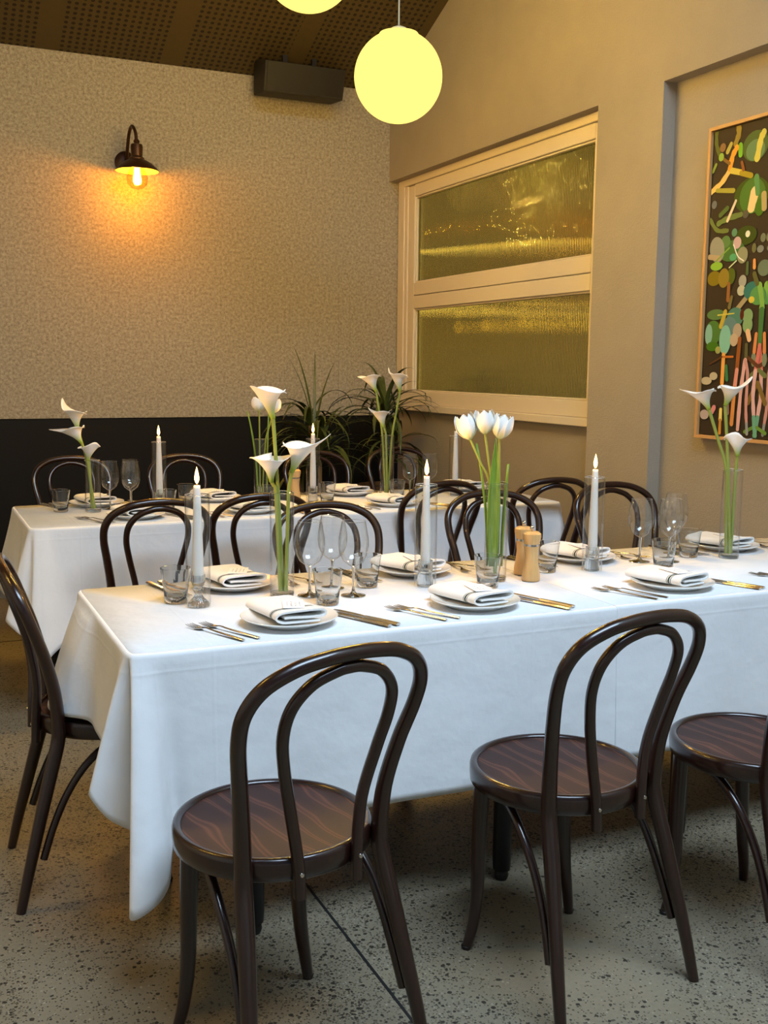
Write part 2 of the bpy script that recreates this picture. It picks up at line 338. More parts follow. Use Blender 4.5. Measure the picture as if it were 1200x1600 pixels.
# kitchen beyond the glass
kt=MB().box(XR+0.3,6.6,3.9,3.95,0,3.4).box(6.6,6.65,3.9,11.0,0,3.4).box(XR+0.3,6.6,11.0,11.05,0,3.4).box(XR+0.3,6.65,3.9,11.05,3.4,3.45).box(XR+.3,6.65,3.9,11.05,-0.1,0.0)
struct(kt.build('wall_kitchen',M['kdark'],smooth=False))
ck=MB().box(3.36,4.05,4.6,6.99,1.105,1.20).build('kitchen_counter',M['kdark'],smooth=False,bevel=0.005); tag(ck,'dark counter behind the lower ribbed glass pane','counter')
MB().box(3.51,4.0,4.62,6.97,0.0,1.105).build('cabinet_base',M['kdark'],ck,smooth=False)
hd=thing('range_hood',(5.3,8.6,1.95),0,'glowing metal range hood seen blurred through the lower ribbed pane','range hood')
MB().add([(-.5,-1.5,0),(.5,-1.5,0),(.5,1.5,0),(-.5,1.5,0),(-.2,-1.2,.5),(.2,-1.2,.5),(.2,1.2,.5),(-.2,1.2,.5)],[(0,3,2,1),(4,5,6,7),(0,1,5,4),(1,2,6,5),(2,3,7,6),(3,0,4,7)]).build('hood_body',M['kmetal'],hd,smooth=False)
MB().box(-.25,.25,-1.2,1.2,.5,1.45).build('flue',M['kmetal'],hd,smooth=False)
for y in (-1.0,0.1,1.0): MB().box(-.42,-.1,y-.42,y+.42,-0.03,-0.001).build('hood_lamp',M['klamp'],hd,smooth=False)
kb=MB().box(6.2,6.58,4.5,10.9,0,2.05).build('kitchen_tiled_wall',M['kwall'],smooth=False); struct(kb)
tl=thing('tube_lamp',(4.2,7.05,2.30),math.atan2(-1.46,0.67),'thin glowing tube lamp seen through the upper ribbed pane','lamp')
MB().tube([(-.95,0,0),(.95,0,0)],0.014).build('tube',M['klamp'],tl); MB().box(-1,1,-.03,.03,.016,.05).build('fitting',M['kdark'],tl,smooth=False)
MB().tube([(-.8,0,.05),(-.8,0,1.10)],.006).build('hanger',M['kdark'],tl); MB().tube([(.8,0,.05),(.8,0,1.10)],.006).build('hanger',M['kdark'],tl)
kl=bpy.data.lights.new('kitchen_fill','POINT'); kl.energy=3; kl.color=(1,.72,.22); kl.shadow_soft_size=.2; ko=bpy.data.objects.new('kitchen_fill',kl); COL.objects.link(ko); ko.location=(5.0,7.6,2.9)  # added fill without a fitting, gives the kitchen walls a golden tone
for (x,y,z),lab in (((4.3,7.02,1.84),'left heat lamp glowing through the lower ribbed pane'),((4.3,6.62,1.845),'middle heat lamp glowing through the lower ribbed pane'),((4.3,6.15,1.86),'right heat lamp glowing through the lower ribbed pane')):
    hl=thing('heat_lamp',(x,y,z),0,lab,'lamp','kitchen heat lamps')
    MB().lathe([(.03,.12),(.06,.09),(.12,-.01),(.115,-.01),(.05,.085),(.02,.11)],20,caps=False).build('shade',M['kmetal'],hl); MB().lathe([(0,-.06),(.03,-.05),(.045,-.02),(.03,.03),(0,.04)],14).build('bulb',M['klamp'],hl)
    MB().tube([(0,0,.11),(0,0,1.55)],.006).build('cable',M['kdark'],hl)
    l=bpy.data.lights.new('heat_light','POINT'); l.energy=13; l.color=(1,.66,.10); l.shadow_soft_size=.05; o=bpy.data.objects.new('heat_light',l); COL.objects.link(o); o.parent=hl; o.location=(0,0,-.13)
def cup_stack(y,n,lab):
    n+=1
    s=thing('cup_stack',(3.62,y,1.201),0,lab,'cups')
    for i in range(n): MB().lathe([(0.0,0.0),(.04,0),(.058,.055),(.054,.055),(.038,.006),(0,.006)],16,(0,0,i*0.056)).build('cup',M['kcup'],s)
cup_stack(6.14,2,'tall stack of pale cups behind lower ribbed pane'); cup_stack(6.26,1,'single pale cup beside the taller stack behind ribbed glass')
def jar(y,lab):
    s=thing('glass_jar',(3.62,y,1.201),0,lab,'jar'); MB().lathe([(0,0),(.05,0),(.055,.02),(.055,.1),(.04,.12)],18).build('body',M['kmetal'],s); MB().lathe([(0,.12),(.042,.12),(.042,.14),(0,.14)],18).build('lid',M['kcup'],s)
jar(4.95,'shiny jar at the right end behind lower ribbed pane')

# ------------------------------------------------------------------ ceiling speaker
sp=thing('ceiling_speaker',(2.455,6.76,3.125),0,'dark box loudspeaker hanging under the ceiling at top of felt wall','speaker')
MB().add([(-.27,-.05,.0),(.27,-.05,0),(.27,.16,.02),(-.27,.16,.02),(-.275,-.10,.18),(.275,-.10,.18),(.275,.14,.235),(-.275,.14,.235)],[(0,3,2,1),(4,5,6,7),(0,1,5,4),(1,2,6,5),(2,3,7,6),(3,0,4,7)]).build('cabinet',M['speaker'],sp,smooth=False,bevel=.006)
MB().add([(-.255,-.053,.012),(.255,-.053,.012),(.258,-.104,.172),(-.258,-.104,.172),(-.255,-.06,.012),(.255,-.06,.012),(.258,-.111,.172),(-.258,-.111,.172)],[(0,3,2,1),(4,5,6,7),(0,1,5,4),(1,2,6,5),(2,3,7,6),(3,0,4,7)]).build('grille',M['black'],sp,smooth=False)
for x in (-.10,.10): MB().box(x-.015,x+.015,.02,.05,.21,.34).build('bracket',M['black'],sp,smooth=False)
MB().box(-.15,.12,-.06,.04,.315,.345).build('mounting_plate',M['black'],sp,smooth=False)

# ------------------------------------------------------------------ wall sconce
s=thing('wall_sconce',(1.362,YB,2.665),0,'bronze barn wall lamp with glowing amber bulb on felt wall','lamp')
MB().lathe([(0,0),(.068,0),(.068,.012),(.055,.022),(.03,.03),(0,.032)],28).build('backplate',M['bronze'],s).rotation_euler=(PI/2,0,0)
arm=spline([(0,-.03,0),(0,-.07,.06),(.005,-.11,.155),(.012,-.17,.19),(.02,-.225,.15),(.024,-.24,.09)],8)
MB().tube(arm,.0105,10).build('arm',M['bronze'],s)
sx,sy=.024,-.24
MB().lathe([(0,.10),(.014,.10),(.02,.088),(.014,.076),(.034,.07),(.038,.055),(.034,.0),(.045,-.01),(.045,-.03),(0,-.03)],20,(sx,sy,0)).build('socket',M['bronze'],s)
MB().lathe([(.03,-.015),(.055,-.022),(.095,-.045),(.128,-.078),(.133,-.088),(.130,-.088),(.092,-.05),(.05,-.028),(.03,-.022)],36,(sx,sy,0),caps=False).build('shade',M['bronze'],s)
MB().lathe([(.03,-.0225),(.05,-.0285),(.092,-.0505),(.1295,-.0882)],36,(sx,sy,0),caps=False).build('shade_lining',M['shadein'],s)
MB().lathe([(.018,-.03),(.022,-.05),(.05,-.085),(.066,-.125),(.06,-.165),(.035,-.19),(0,-.198)],24,(sx,sy,0),caps=False).build('bulb',thin_glass('amber_bulb',(1.0,.86,.6,1),0.0),s)
MB().lathe([(0,-.06),(.016,-.062),(.019,-.10),(.018,-.165),(0,-.17)],14,(sx,sy,0)).build('filament',M['filament'],s)
l=bpy.data.lights.new('sconce_light','POINT'); l.energy=50; l.color=(1,.36,.02); l.shadow_soft_size=.03; o=bpy.data.objects.new('sconce_light',l); COL.objects.link(o); o.parent=s; o.location=(sx,sy,-.115)

# ------------------------------------------------------------------ pendant globes
def pendant(loc,R,label,power):
    s=thing('pendant_lamp',loc,0,label,'lamp','opal globe pendants'); cz=zc(loc[1])-loc[2]
    prof=[]
    for i in range(33):
        a=-PI/2+PI*i/32
        if a>math.radians(66): break
        prof.append((R*math.cos(a),R*math.sin(a)))
    rm=prof[-1][0]; zt=prof[-1][1]; prof+=[(rm*.92,zt+.012),(rm*.5,zt+.018),(0,zt+.02)]
    MB().lathe(prof,48).build('globe',M['globe'],s,angle=180)
    MB().lathe([(0,zt+.019),(.035,zt+.021),(.035,zt+.035),(.012,zt+.045),(0,zt+.045)],20).build('cap',M['cord'],s)
    MB().tube([(0,0,zt+.04),(0,0,cz)],.004,8).build('cord',M['cord'],s)
    MB().lathe([(0,cz-.05),(.05,cz-.05),(.05,cz+.02),(0,cz+.02)],20).build('ceiling_rose',M['cord'],s)
    l=bpy.data.lights.new('globe_light','POINT'); l.energy=power; l.color=(1,.60,.125); l.shadow_soft_size=R*1.03; o=bpy.data.objects.new('globe_light',l); COL.objects.link(o); o.parent=s
PW=1100
pendant((2.170,4.660,2.733),.2045,'whole glowing yellow glass globe pendant hanging near the ceiling speaker',PW)
pendant((1.663,4.489,3.107),.2045,'glowing globe pendant cut off by top edge of photo',PW)
pendant((-0.80,3.100,2.850),.2045,'added unseen globe pendant left of the view, warming the lower left',PW)  # extra pendant out of view, added to warm the floor and cloth at left

# ------------------------------------------------------------------ painting
PAINT=[(1,(0.272,1.211),(0.064,0.054,0),(75,100,45)),(1,(0.273,1.194),(0.047,0.038,0),(100,135,90)),(0,[(0.315,1.256),(0.3,1.23),(0.285,1.159)],0.033,(215,205,90)),(1,(0.264,1.017),(0.088,0.063,0),(60,85,15)),(1,(0.27,1.012),(0.065,0.063,0),(75,120,40)),(1,(0.247,0.856),(0.054,0.034,0),(55,75,15)),(0,[(0.165,1.322),(0.172,1.279),(0.156,1.24)],0.03,(150,130,50)),(0,[(0.038,1.317),(0.039,1.261),(0.059,1.214)],0.022,(95,105,40)),(1,(0.08,1.237),(0.016,0.016,0),(140,105,65)),(0,[(0.129,1.243),(0.109,1.214)],0.021,(185,175,80)),(0,[(0.185,1.228),(0.188,1.19)],0.026,(120,190,40)),(0,[(0.131,1.138),(0.081,1.09),(0.019,1.06)],0.027,(240,200,110)),(0,[(0.164,1.222),(0.142,1.192),(0.13,1.143)],0.029,(240,165,50)),(0,[(0.14,1.133),(0.196,1.117)],0.025,(215,195,80)),(0,[(0.197,1.115),(0.258,1.095)],0.023,(170,150,30)),(0,[(0.058,1.063),(0.159,1.049)],0.02,(165,160,60)),(0,[(0.079,1.194),(0.125,1.165)],0.016,(130,95,40)),(1,(0.073,1.199),(0.014,0.015,0),(140,180,70)),(0,[(0.043,1.172),(0.025,1.146)],0.017,(130,150,60)),(0,[(0.199,1.157),(0.211,1.126)],0.017,(140,80,30)),(0,[(0.284,1.027),(0.268,0.967)],0.05,(240,215,150)),(0,[(0.288,1.085),(0.299,1.021)],0.029,(90,150,85)),(1,(0.315,0.961),(0.023,0.031,0),(70,115,20)),(0,[(0.335,1.008),(0.341,0.957)],0.034,(190,170,110)),(1,(0.045,1.005),(0.014,0.015,0),(110,115,120)),(0,[(0.075,0.922),(0.13,0.937),(0.21,0.945)],0.025,(110,130,65)),(0,[(0.085,0.956),(0.127,0.981)],0.022,(85,110,50)),(0,[(0.175,1.004),(0.131,0.928)],0.016,(235,215,180)),(0,[(0.024,0.945),(0.07,0.896),(0.134,0.887)],0.02,(110,125,60)),(1,(0.177,0.875),(0.014,0.015,0),(95,145,110)),(1,(0.256,0.861),(0.012,0.012,0),(240,240,210)),(1,(0.237,0.943),(0.015,0.015,0),(95,90,75)),(1,(0.166,0.8),(0.068,0.039,0),(70,115,50)),(1,(0.128,0.842),(0.025,0.022,0),(90,130,70)),(1,(0.077,0.813),(0.039,0.044,0.5),(150,150,135)),(0,[(0.03,0.786),(0.092,0.776)],0.023,(180,160,125)),(1,(0.197,0.831),(0.021,0.022,0),(205,175,175)),(1,(0.232,0.777),(0.027,0.03,0),(150,150,115)),(1,(0.177,0.773),(0.019,0.013,0),(85,165,115)),(0,[(0.176,0.825),(0.205,0.775),(0.24,0.753)],0.006,(240,235,225)),(1,(0.297,0.8),(0.011,0.017,0),(110,110,70)),(1,(0.333,0.793),(0.017,0.013,0),(130,135,125)),(1,(0.345,0.837),(0.013,0.016,0),(120,125,100)),(0,[(0.303,0.749),(0.305,0.72)],0.018,(240,165,90)),(0,[(0.152,0.814),(0.068,0.761)],0.007,(125,165,60)),(1,(0.171,0.695),(0.022,0.03,0),(85,100,25)),(1,(0.068,0.692),(0.037,0.028,0),(130,115,20)),(1,(0.127,0.69),(0.029,0.036,0),(145,125,40)),(1,(0.079,0.743),(0.033,0.016,0),(140,190,60)),(0,[(0.198,0.757),(0.157,0.731)],0.006,(210,220,170)),(0,[(0.16,0.663),(0.16,0.595)],0.02,(150,100,50)),(0,[(0.181,0.606),(0.17,0.564)],0.019,(120,110,60)),(1,(0.241,0.67),(0.02,0.022,0),(165,165,150)),(1,(0.236,0.631),(0.021,0.019,0),(190,190,160)),(0,[(0.273,0.604),(0.22,0.557)],0.023,(165,150,110)),(1,(0.305,0.626),(0.048,0.034,0),(50,120,110)),(1,(0.334,0.605),(0.04,0.034,0),(90,150,80)),(1,(0.299,0.59),(0.015,0.012,0),(220,200,70)),(0,[(0.341,0.649),(0.365,0.555)],0.026,(130,180,80)),(0,[(0.307,0.695),(0.327,0.654)],0.023,(100,100,50)),(0,[(0.265,0.742),(0.265,0.698)],0.016,(85,110,60)),(1,(0.359,0.715),(0.03,0.029,0),(110,125,100)),(1,(0.091,0.537),(0.049,0.02,0),(90,125,70)),(1,(0.209,0.522),(0.043,0.036,0),(80,130,110)),(1,(0.078,0.46),(0.043,0.046,0),(75,120,50)),(1,(0.052,0.453),(0.02,0.039,0),(130,180,165)),(1,(0.176,0.478),(0.043,0.041,0),(95,130,130)),(1,(0.155,0.428),(0.031,0.055,0),(130,190,170)),(1,(0.226,0.464),(0.023,0.028,0),(175,160,135)),(1,(0.209,0.427),(0.021,0.024,0),(190,170,140)),(1,(0.079,0.401),(0.034,0.018,0),(65,115,20)),(1,(0.115,0.385),(0.015,0.014,0),(165,165,90)),(0,[(0.149,0.547),(0.125,0.485)],0.023,(190,170,60)),(0,[(0.103,0.534),(0.201,0.538)],0.006,(200,190,80)),(1,(0.283,0.524),(0.026,0.027,0),(130,165,110)),(1,(0.285,0.487),(0.025,0.03,0),(130,165,110)),(1,(0.249,0.531),(0.01,0.02,0),(90,30,15)),(0,[(0.288,0.46),(0.299,0.428)],0.026,(235,190,140)),(0,[(0.362,0.546),(0.36,0.404)],0.028,(70,120,60)),(0,[(0.361,0.402),(0.345,0.296)],0.021,(215,120,105)),(0,[(0.345,0.296),(0.339,0.202),(0.35,0.107)],0.022,(225,180,175)),(0,[(0.35,0.105),(0.363,0.028)],0.022,(110,170,140)),(0,[(0.152,0.366),(0.151,0.243)],0.022,(235,170,80)),(0,[(0.171,0.315),(0.179,0.259)],0.019,(60,130,80)),(0,[(0.152,0.129),(0.152,0.085)],0.02,(235,215,120)),(0,[(0.152,0.083),(0.152,0.028)],0.018,(200,140,50)),(0,[(0.244,0.431),(0.237,0.3)],0.022,(150,85,30)),(0,[(0.237,0.3),(0.229,0.224)],0.022,(225,150,130)),(0,[(0.229,0.224),(0.222,0.071)],0.022,(215,145,75)),(0,[(0.142,0.356),(0.208,0.356)],0.011,(190,110,40)),(0,[(0.142,0.356),(0.07,0.325)],0.008,(90,55,25)),(0,[(0.285,0.405),(0.287,0.341)],0.019,(100,95,55)),(0,[(0.283,0.341),(0.268,0.225),(0.26,0.052)],0.022,(225,175,165)),(0,[(0.283,0.341),(0.301,0.286),(0.302,0.151),(0.311,0.075)],0.018,(205,150,140)),(0,[(0.311,0.075),(0.316,0.035)],0.017,(150,155,155)),(1,(0.052,0.252),(0.03,0.015,0),(190,180,150)),(1,(0.096,0.273),(0.022,0.015,0),(190,180,150)),(0,[(0.11,0.138),(0.097,0.117)],0.024,(220,140,140)),(1,(0.05,0.104),(0.025,0.019,0),(180,165,160)),(0,[(0.186,0.172),(0.215,0.173)],0.015,(170,120,60)),(0,[(0.194,0.152),(0.197,0.116)],0.017,(150,110,100)),(0,[(0.371,0.064),(0.42,0.042)],0.017,(110,150,60)),(0,[(0.363,0.247),(0.41,0.164)],0.023,(130,105,50)),(0,[(0.365,0.301),(0.401,0.277)],0.021,(110,120,70)),(0,[(0.3,0.351),(0.357,0.316)],0.018,(100,60,35)),(1,(0.392,0.345),(0.012,0.027,0),(130,140,110)),(0,[(0.384,0.448),(0.39,0.375)],0.019,(220,140,80))]
pt=thing('framed_painting',(XP,3.746,1.103),0,'abstract botanical painting in thin oak frame on right wall','painting')
W_,H_=0.90,1.33
bx=lambda n,y0,y1,z0,z1,x0,x1,mm: MB().box(x0,x1,y0,y1,z0,z1).build(n,mm,pt,smooth=False)
bx('frame_side',-.014,0,0,H_,-.045,0,M['oak']); bx('frame_side',-W_,-W_+.014,0,H_,-.045,0,M['oak']); bx('frame_side',-W_+.014,-.014,0,.014,-.045,0,M['oak']); bx('frame_side',-W_+.014,-.014,H_-.014,H_,-.045,0,M['oak'])
bx('canvas',-W_+.018,-.018,.018,H_-.018,-.032,-.004,M['canvas'])
b=MB(); cols=[]; k=0
def clampu(u): return min(max(u,.02),W_-.02)
def clampv(v): return min(max(v,.02),H_-.02)
def emitpoly(poly,c):
    global k
    k+=1; x=-.0325-k*.00002; b.add([(x,-clampu(u),clampv(v)) for u,v in poly],[tuple(range(len(poly)))]); cols.extend([srgb(*c)]*len(poly))
def shape(s,du,mir):
    mp=lambda u:(du-u if mir else u+du)
    if s[0]==1:
        (u,v),(a,bb,r)=s[1],s[2]; a*=1.14; bb*=1.14
        emitpoly([(mp(u+a*math.cos(th)*math.cos(r)-bb*math.sin(th)*math.sin(r)),v+a*math.cos(th)*math.sin(r)+bb*math.sin(th)) for th in [2*PI*i/20 for i in range(20)]],s[3])
    else:
        pts=[Vector((p[0],p[1],0)) for p in s[1]]; sp=spline(pts,5) if len(pts)>2 else pts; w=s[2]*.46; L=[];R=[]
        for i,p in enumerate(sp):
            tg=(sp[min(i+1,len(sp)-1)]-sp[max(i-1,0)]).normalized(); nn=Vector((-tg.y,tg.x,0)); wob=1+.12*math.sin(i*1.7+s[2]*300); L.append(p+nn*w*wob); R.append(p-nn*w*wob)
        t0=(sp[1]-sp[0]).normalized(); t1=(sp[-1]-sp[-2]).normalized(); n0=Vector((-t0.y,t0.x,0)); n1=Vector((-t1.y,t1.x,0))
        cap1=[sp[-1]+(n1*math.cos(a)+t1*math.sin(a))*w for a in (PI/6,PI/3,PI/2,2*PI/3,5*PI/6)]
        cap0=[sp[0]+(-n0*math.cos(a)-t0*math.sin(a))*w for a in (PI/6,PI/3,PI/2,2*PI/3,5*PI/6)]
        emitpoly([(mp(p.x),p.y) for p in L+cap1+R[::-1]+cap0],s[3])
for q in PAINT: shape(q,0.72,True)
for q in PAINT: shape(q,0.0,False)
b.build('painted_shapes',M['print'],pt,smooth=False,colors=cols)

# ------------------------------------------------------------------ bentwood chairs
def make_chair():
    root=thing('bentwood_chair')
    rim=[(.183,.4640),(.183,.436),(.187,.432),(.199,.432),(.204,.436),(.2055,.452),(.2055,.468),(.203,.4765),(.197,.4795),(.190,.4785),(.1865,.4740),(.1855,.4705)]
    MB().lathe(rim,64,caps=False).build('seat_rim',M['wood'],root,angle=50)
    MB().lathe([(0,.452),(.186,.452),(.186,.4715),(.12,.4705),(0,.4695)],64).build('seat_panel',M['seatwood'],root,angle=60)
    half=[(-.203,-.266,0),(-.193,-.238,.12),(-.173,-.192,.30),(-.161,-.160,.42),(-.160,-.156,.47),(-.166,-.163,.56),(-.183,-.186,.66),(-.199,-.213,.740),(-.198,-.234,.797),(-.171,-.253,.842),(-.116,-.270,.872),(-.055,-.278,.884)]
    full=half+[(0,-.280,.887)]+[(-x,y,z) for x,y,z in half[::-1]]
    pts=spline(full,6); n=len(pts)
    hr=[.0125,.0150,.0178,.0185,.0180,.0168,.0158,.0152,.0150,.0148,.0146,.0146]; rad=lerpseq(hr+[.0146]+hr[::-1],n)
    MB().tube(pts,rad,12).build('back_hoop',M['wood'],root,angle=60)
    ih=[(-.066,-.2065,.405),(-.068,-.204,.47),(-.082,-.200,.57),(-.106,-.215,.67),(-.119,-.233,.740),(-.112,-.252,.797),(-.078,-.266,.838),(-.03,-.274,.857)]
    ip=spline(ih+[(0,-.276,.8605)]+[(-x,y,z) for x,y,z in ih[::-1]],6)
    MB().tube(ip,.0122,10).build('inner_loop',M['wood'],root,angle=60)
    for s in (-1,1):
        lp=spline([(s*.128,.118,.445),(s*.134,.118,.30),(s*.141,.113,.15),(s*.153,.112,.06),(s*.166,.118,0)],6)
        MB().tube(lp,lerpseq([.0205,.0190,.0165,.0140,.0120],len(lp)),12).build('leg',M['wood'],root,angle=60)
        bp=spline([(s*.112,.098,.424),(s*.138,.045,.426),(s*.160,-.025,.412),(s*.172,-.092,.362),(s*.176,-.142,.290),(s*.181,-.178,.210),(s*.188,-.205,.130)],6)
        MB().tube(bp,.0105,8).build('brace',M['wood'],root,angle=60)
        MB().lathe([(.0,0),(.011,0),(.013,.008),(.0115,.010),(0,.010)],12,(s*.166,.118,0.0)).build('foot_cap',M['black'],root)
        o=MB().lathe([(0,0),(.0045,0),(.004,.002),(0,.0025)],10).build('screw',M['steel'],root); o.location=(s*.068,-.2165,.455); o.rotation_euler=(PI/2,0,0)
    return root
CH=Proto(make_chair()); D=math.radians
chairs=[((.660,1.992),13,'dark bentwood chair in the foreground, pulled out at the left end of the front table'),
 ((1.372,2.014),8,'dark bentwood chair in the foreground right, second from left at the front table'),
 ((1.930,1.965),11,'dark bentwood chair at the right edge of the photo, only seat and legs in view'),
 ((.492,2.900),-92,'dark bentwood chair at the left end of the front table with tablecloth on its seat'),
 ((.862,4.240),2,'dark bentwood chair tucked under the back table near side, leftmost, behind the tall candle'),
 ((1.305,4.280),-1,'dark bentwood chair tucked under the back table near side, second from left'),
 ((1.415,3.400),178,'dark bentwood chair on far side of front table behind the left wine glasses'),
 ((2.190,4.455),4,'dark bentwood chair tucked under the back table near side, third from left'),
 ((2.170,3.520),172,'dark bentwood chair on far side of front table behind the white tulips'),
 ((2.790,4.420),-4,'dark bentwood chair tucked under the right end of the back table'),
 ((2.875,3.620),176,'dark bentwood chair on far side of front table, beside the grey wall pier'),
 ((.840,5.720),182,'dark bentwood chair against the black wainscot, leftmost behind the back table'),
 ((1.440,5.690),178,'dark bentwood chair behind the back table, beside the lit left candle'),
 ((2.245,5.670),181,'dark bentwood chair behind the back table, in front of the left corner plant'),
 ((2.84,5.840),176,'dark bentwood chair behind the back table, in front of the right corner plant')]
for (x,y),a,lab in chairs: CH.place((x,y,0),D(a),lab,'chair','dark bentwood dining chairs')

# ------------------------------------------------------------------ tables and cloths
TZ=.757
def table(x0,x1,y0,y1,lab,li=.30):
    t=thing('dining_table',((x0+x1)/2,(y0+y1)/2,0),0,lab,'table'); hx,hy=(x1-x0)/2,(y1-y0)/2
    MB().box(-hx+.004,hx-.004,-hy+.004,hy-.004,TZ-.03,TZ-.001).build('tabletop',M['black'],t,smooth=False,bevel=.004)
    for sx in (-1,1):
        for sy in (-1,1):
            x,y=sx*(hx-li),sy*(hy-.062)
            l=MB().lathe([(0,.03),(.024,.03),(.026,.06),(.026,TZ-.03),(0,TZ-.03)],16,(x,y,0)).build('leg',M['blackmetal'],t)
            MB().lathe([(0,0),(.016,0),(.020,.012),(.018,.024),(.010,.032),(0,.032)],16,(x,y,0)).build('glide',M['black'],l)
    return t
table(.44,1.752,2.32,3.07,'black dining table hidden under the front left white cloth')
table(1.758,3.07,2.32,3.07,'black dining table hidden under the front right white cloth')
table(.44,1.70,4.295,5.02,'black dining table hidden under the back white cloth, left half',.16)
table(1.706,2.90,4.295,5.02,'black dining table hidden under the back white cloth, right half',.16)
def cloth(name,ribs,lab,rows=22,closed=False,nsub=10,zt=TZ+.0015,centre=None,extra=None):
    """ribs: (top xy, bottom xyz, bulge); the cloth runs flat over the top and falls along the ribs"""
    tops=[Vector((r[0][0],r[0][1],zt)) for r in ribs]; bots=[Vector(r[1]) for r in ribs]; ex=[r[2] if len(r)>2 else 1.15 for r in ribs]
    T=spline(tops,nsub); B=spline(bots,nsub); E=lerpseq(ex,len(T))
    for p in T: p.z=zt
    grid=[]
    R0=.010
    for j in range(4):                      # rounded fold over the edge
        a=PI/2*j/3; row=[]
        for i,p in enumerate(T):
            d=(B[i]-p); d.z=0
            tg=(T[min(i+1,len(T)-1)]-T[max(i-1,0)]); nn=Vector((-tg.y,tg.x,0)) if tg.length>1e-6 else d
            nn=nn.normalized() if nn.length>1e-6 else Vector((0,-1,0))
            if extra: nn=nn*extra
            q=p+nn*(R0*math.sin(a)); q.z=zt-R0*(1-math.cos(a)); row.append(q)
        grid.append(row)
    S=grid[-1]
    for j in range(1,rows+1):
        t=j/rows; row=[]
        for i,p in enumerate(S):
            q=Vector((p.x+(B[i].x-p.x)*t**E[i],p.y+(B[i].y-p.y)*t**E[i],p.z+(B[i].z-p.z)*t))
            row.append(q)
        grid.append(row)
    b=MB().grid(grid); n=len(T)
    if centre:
        # flat top: ring of T fanned to an inset outline
        poly=[tuple(p) for p in grid[0]]+[(x,y,zt) for x,y in centre]
        b.add(poly,[tuple(range(len(poly)))])
    o=b.build(name,M['linen'],None,smooth=True,angle=180,solid=.0016)
    # flat top as a face of its own shading
    return tag(o,lab,'tablecloth')
OUT=-1
f=lambda x:.006*math.sin(x*9)+.004*math.sin(x*23+1)
ribs=[((x,2.32),(x,2.296+f(x),.316)) for x in (1.78,1.62,1.46,1.30,1.14,.98,.84,.72,.62)]
ribs+=[((.560,2.32),(.570,2.300,.316)),((.515,2.32),(.535,2.318,.316),1.3),((.488,2.3202),(.512,2.268,.285),1.0),((.470,2.321),(.490,2.212,.250),1.0),((.457,2.3225),(.448,2.176,.226),1.0),((.4485,2.3255),(.400,2.190,.206),.92),
 ((.4458,2.328),(.440,2.275,.258),.8),((.4446,2.3305),(.478,2.385,.292),.75),((.4433,2.3335),(.440,2.372,.325),.85),((.4418,2.339),(.385,2.352,.372),.95),((.4405,2.350),(.345,2.350,.434),.92),((.440,2.372),(.368,2.400,.432),.95),
 ((.44,2.43),(.428,2.48,.44),1.2),((.44,2.51),(.418,2.56,.462),1.2),((.44,2.60),(.408,2.630,.483),1.1),((.44,2.68),(.398,2.695,.494),1.0),((.44,2.765),(.338,2.758,.496),.7),
 ((.44,2.85),(.318,2.84,.492),.7),((.44,2.93),(.330,2.93,.490),.75),((.44,3.00),(.345,3.02,.49),.8),((.441,3.04),(.405,3.09,.45),1.0),((.446,3.060),(.40,3.14,.38),1.0),((.46,3.07),(.44,3.14,.31),1.0),((.50,3.07),(.50,3.09,.32))]
ribs+=[((x,3.07),(x,3.09+f(x),.32)) for x in (.62,.84,1.05,1.3,1.55,1.78)]
cloth('tablecloth',ribs,'white cloth over the left half of the front table, draped onto a chair seat',centre=[(1.78,2.7)])
ribs=[((x,3.07),(x,3.09+f(x),.33)) for x in (1.752,2.0,2.3,2.6,2.8)]
ribs+=[((2.95,3.07),(2.96,3.10,.33)),((3.03,3.063),(3.08,3.12,.25)),((3.063,3.03),(3.12,3.07,.25)),((3.07,2.95),(3.10,2.94,.33))]
ribs+=[((3.07,y),(3.095,y,.33)) for y in (2.8,2.6,2.45)]+[((3.063,2.36),(3.12,2.30,.25)),((3.03,2.325),(3.08,2.25,.24)),((2.95,2.32),(2.96,2.29,.33))]
ribs+=[((x,2.32),(x,2.293+f(x),.330)) for x in (2.8,2.6,2.4,2.2,2.05,1.9,1.80,1.752)]
cloth('tablecloth',ribs,'white cloth over the right half of the front table, overlapping the left cloth',zt=TZ+.0030,centre=[(1.752,2.6),(1.752,2.9)])
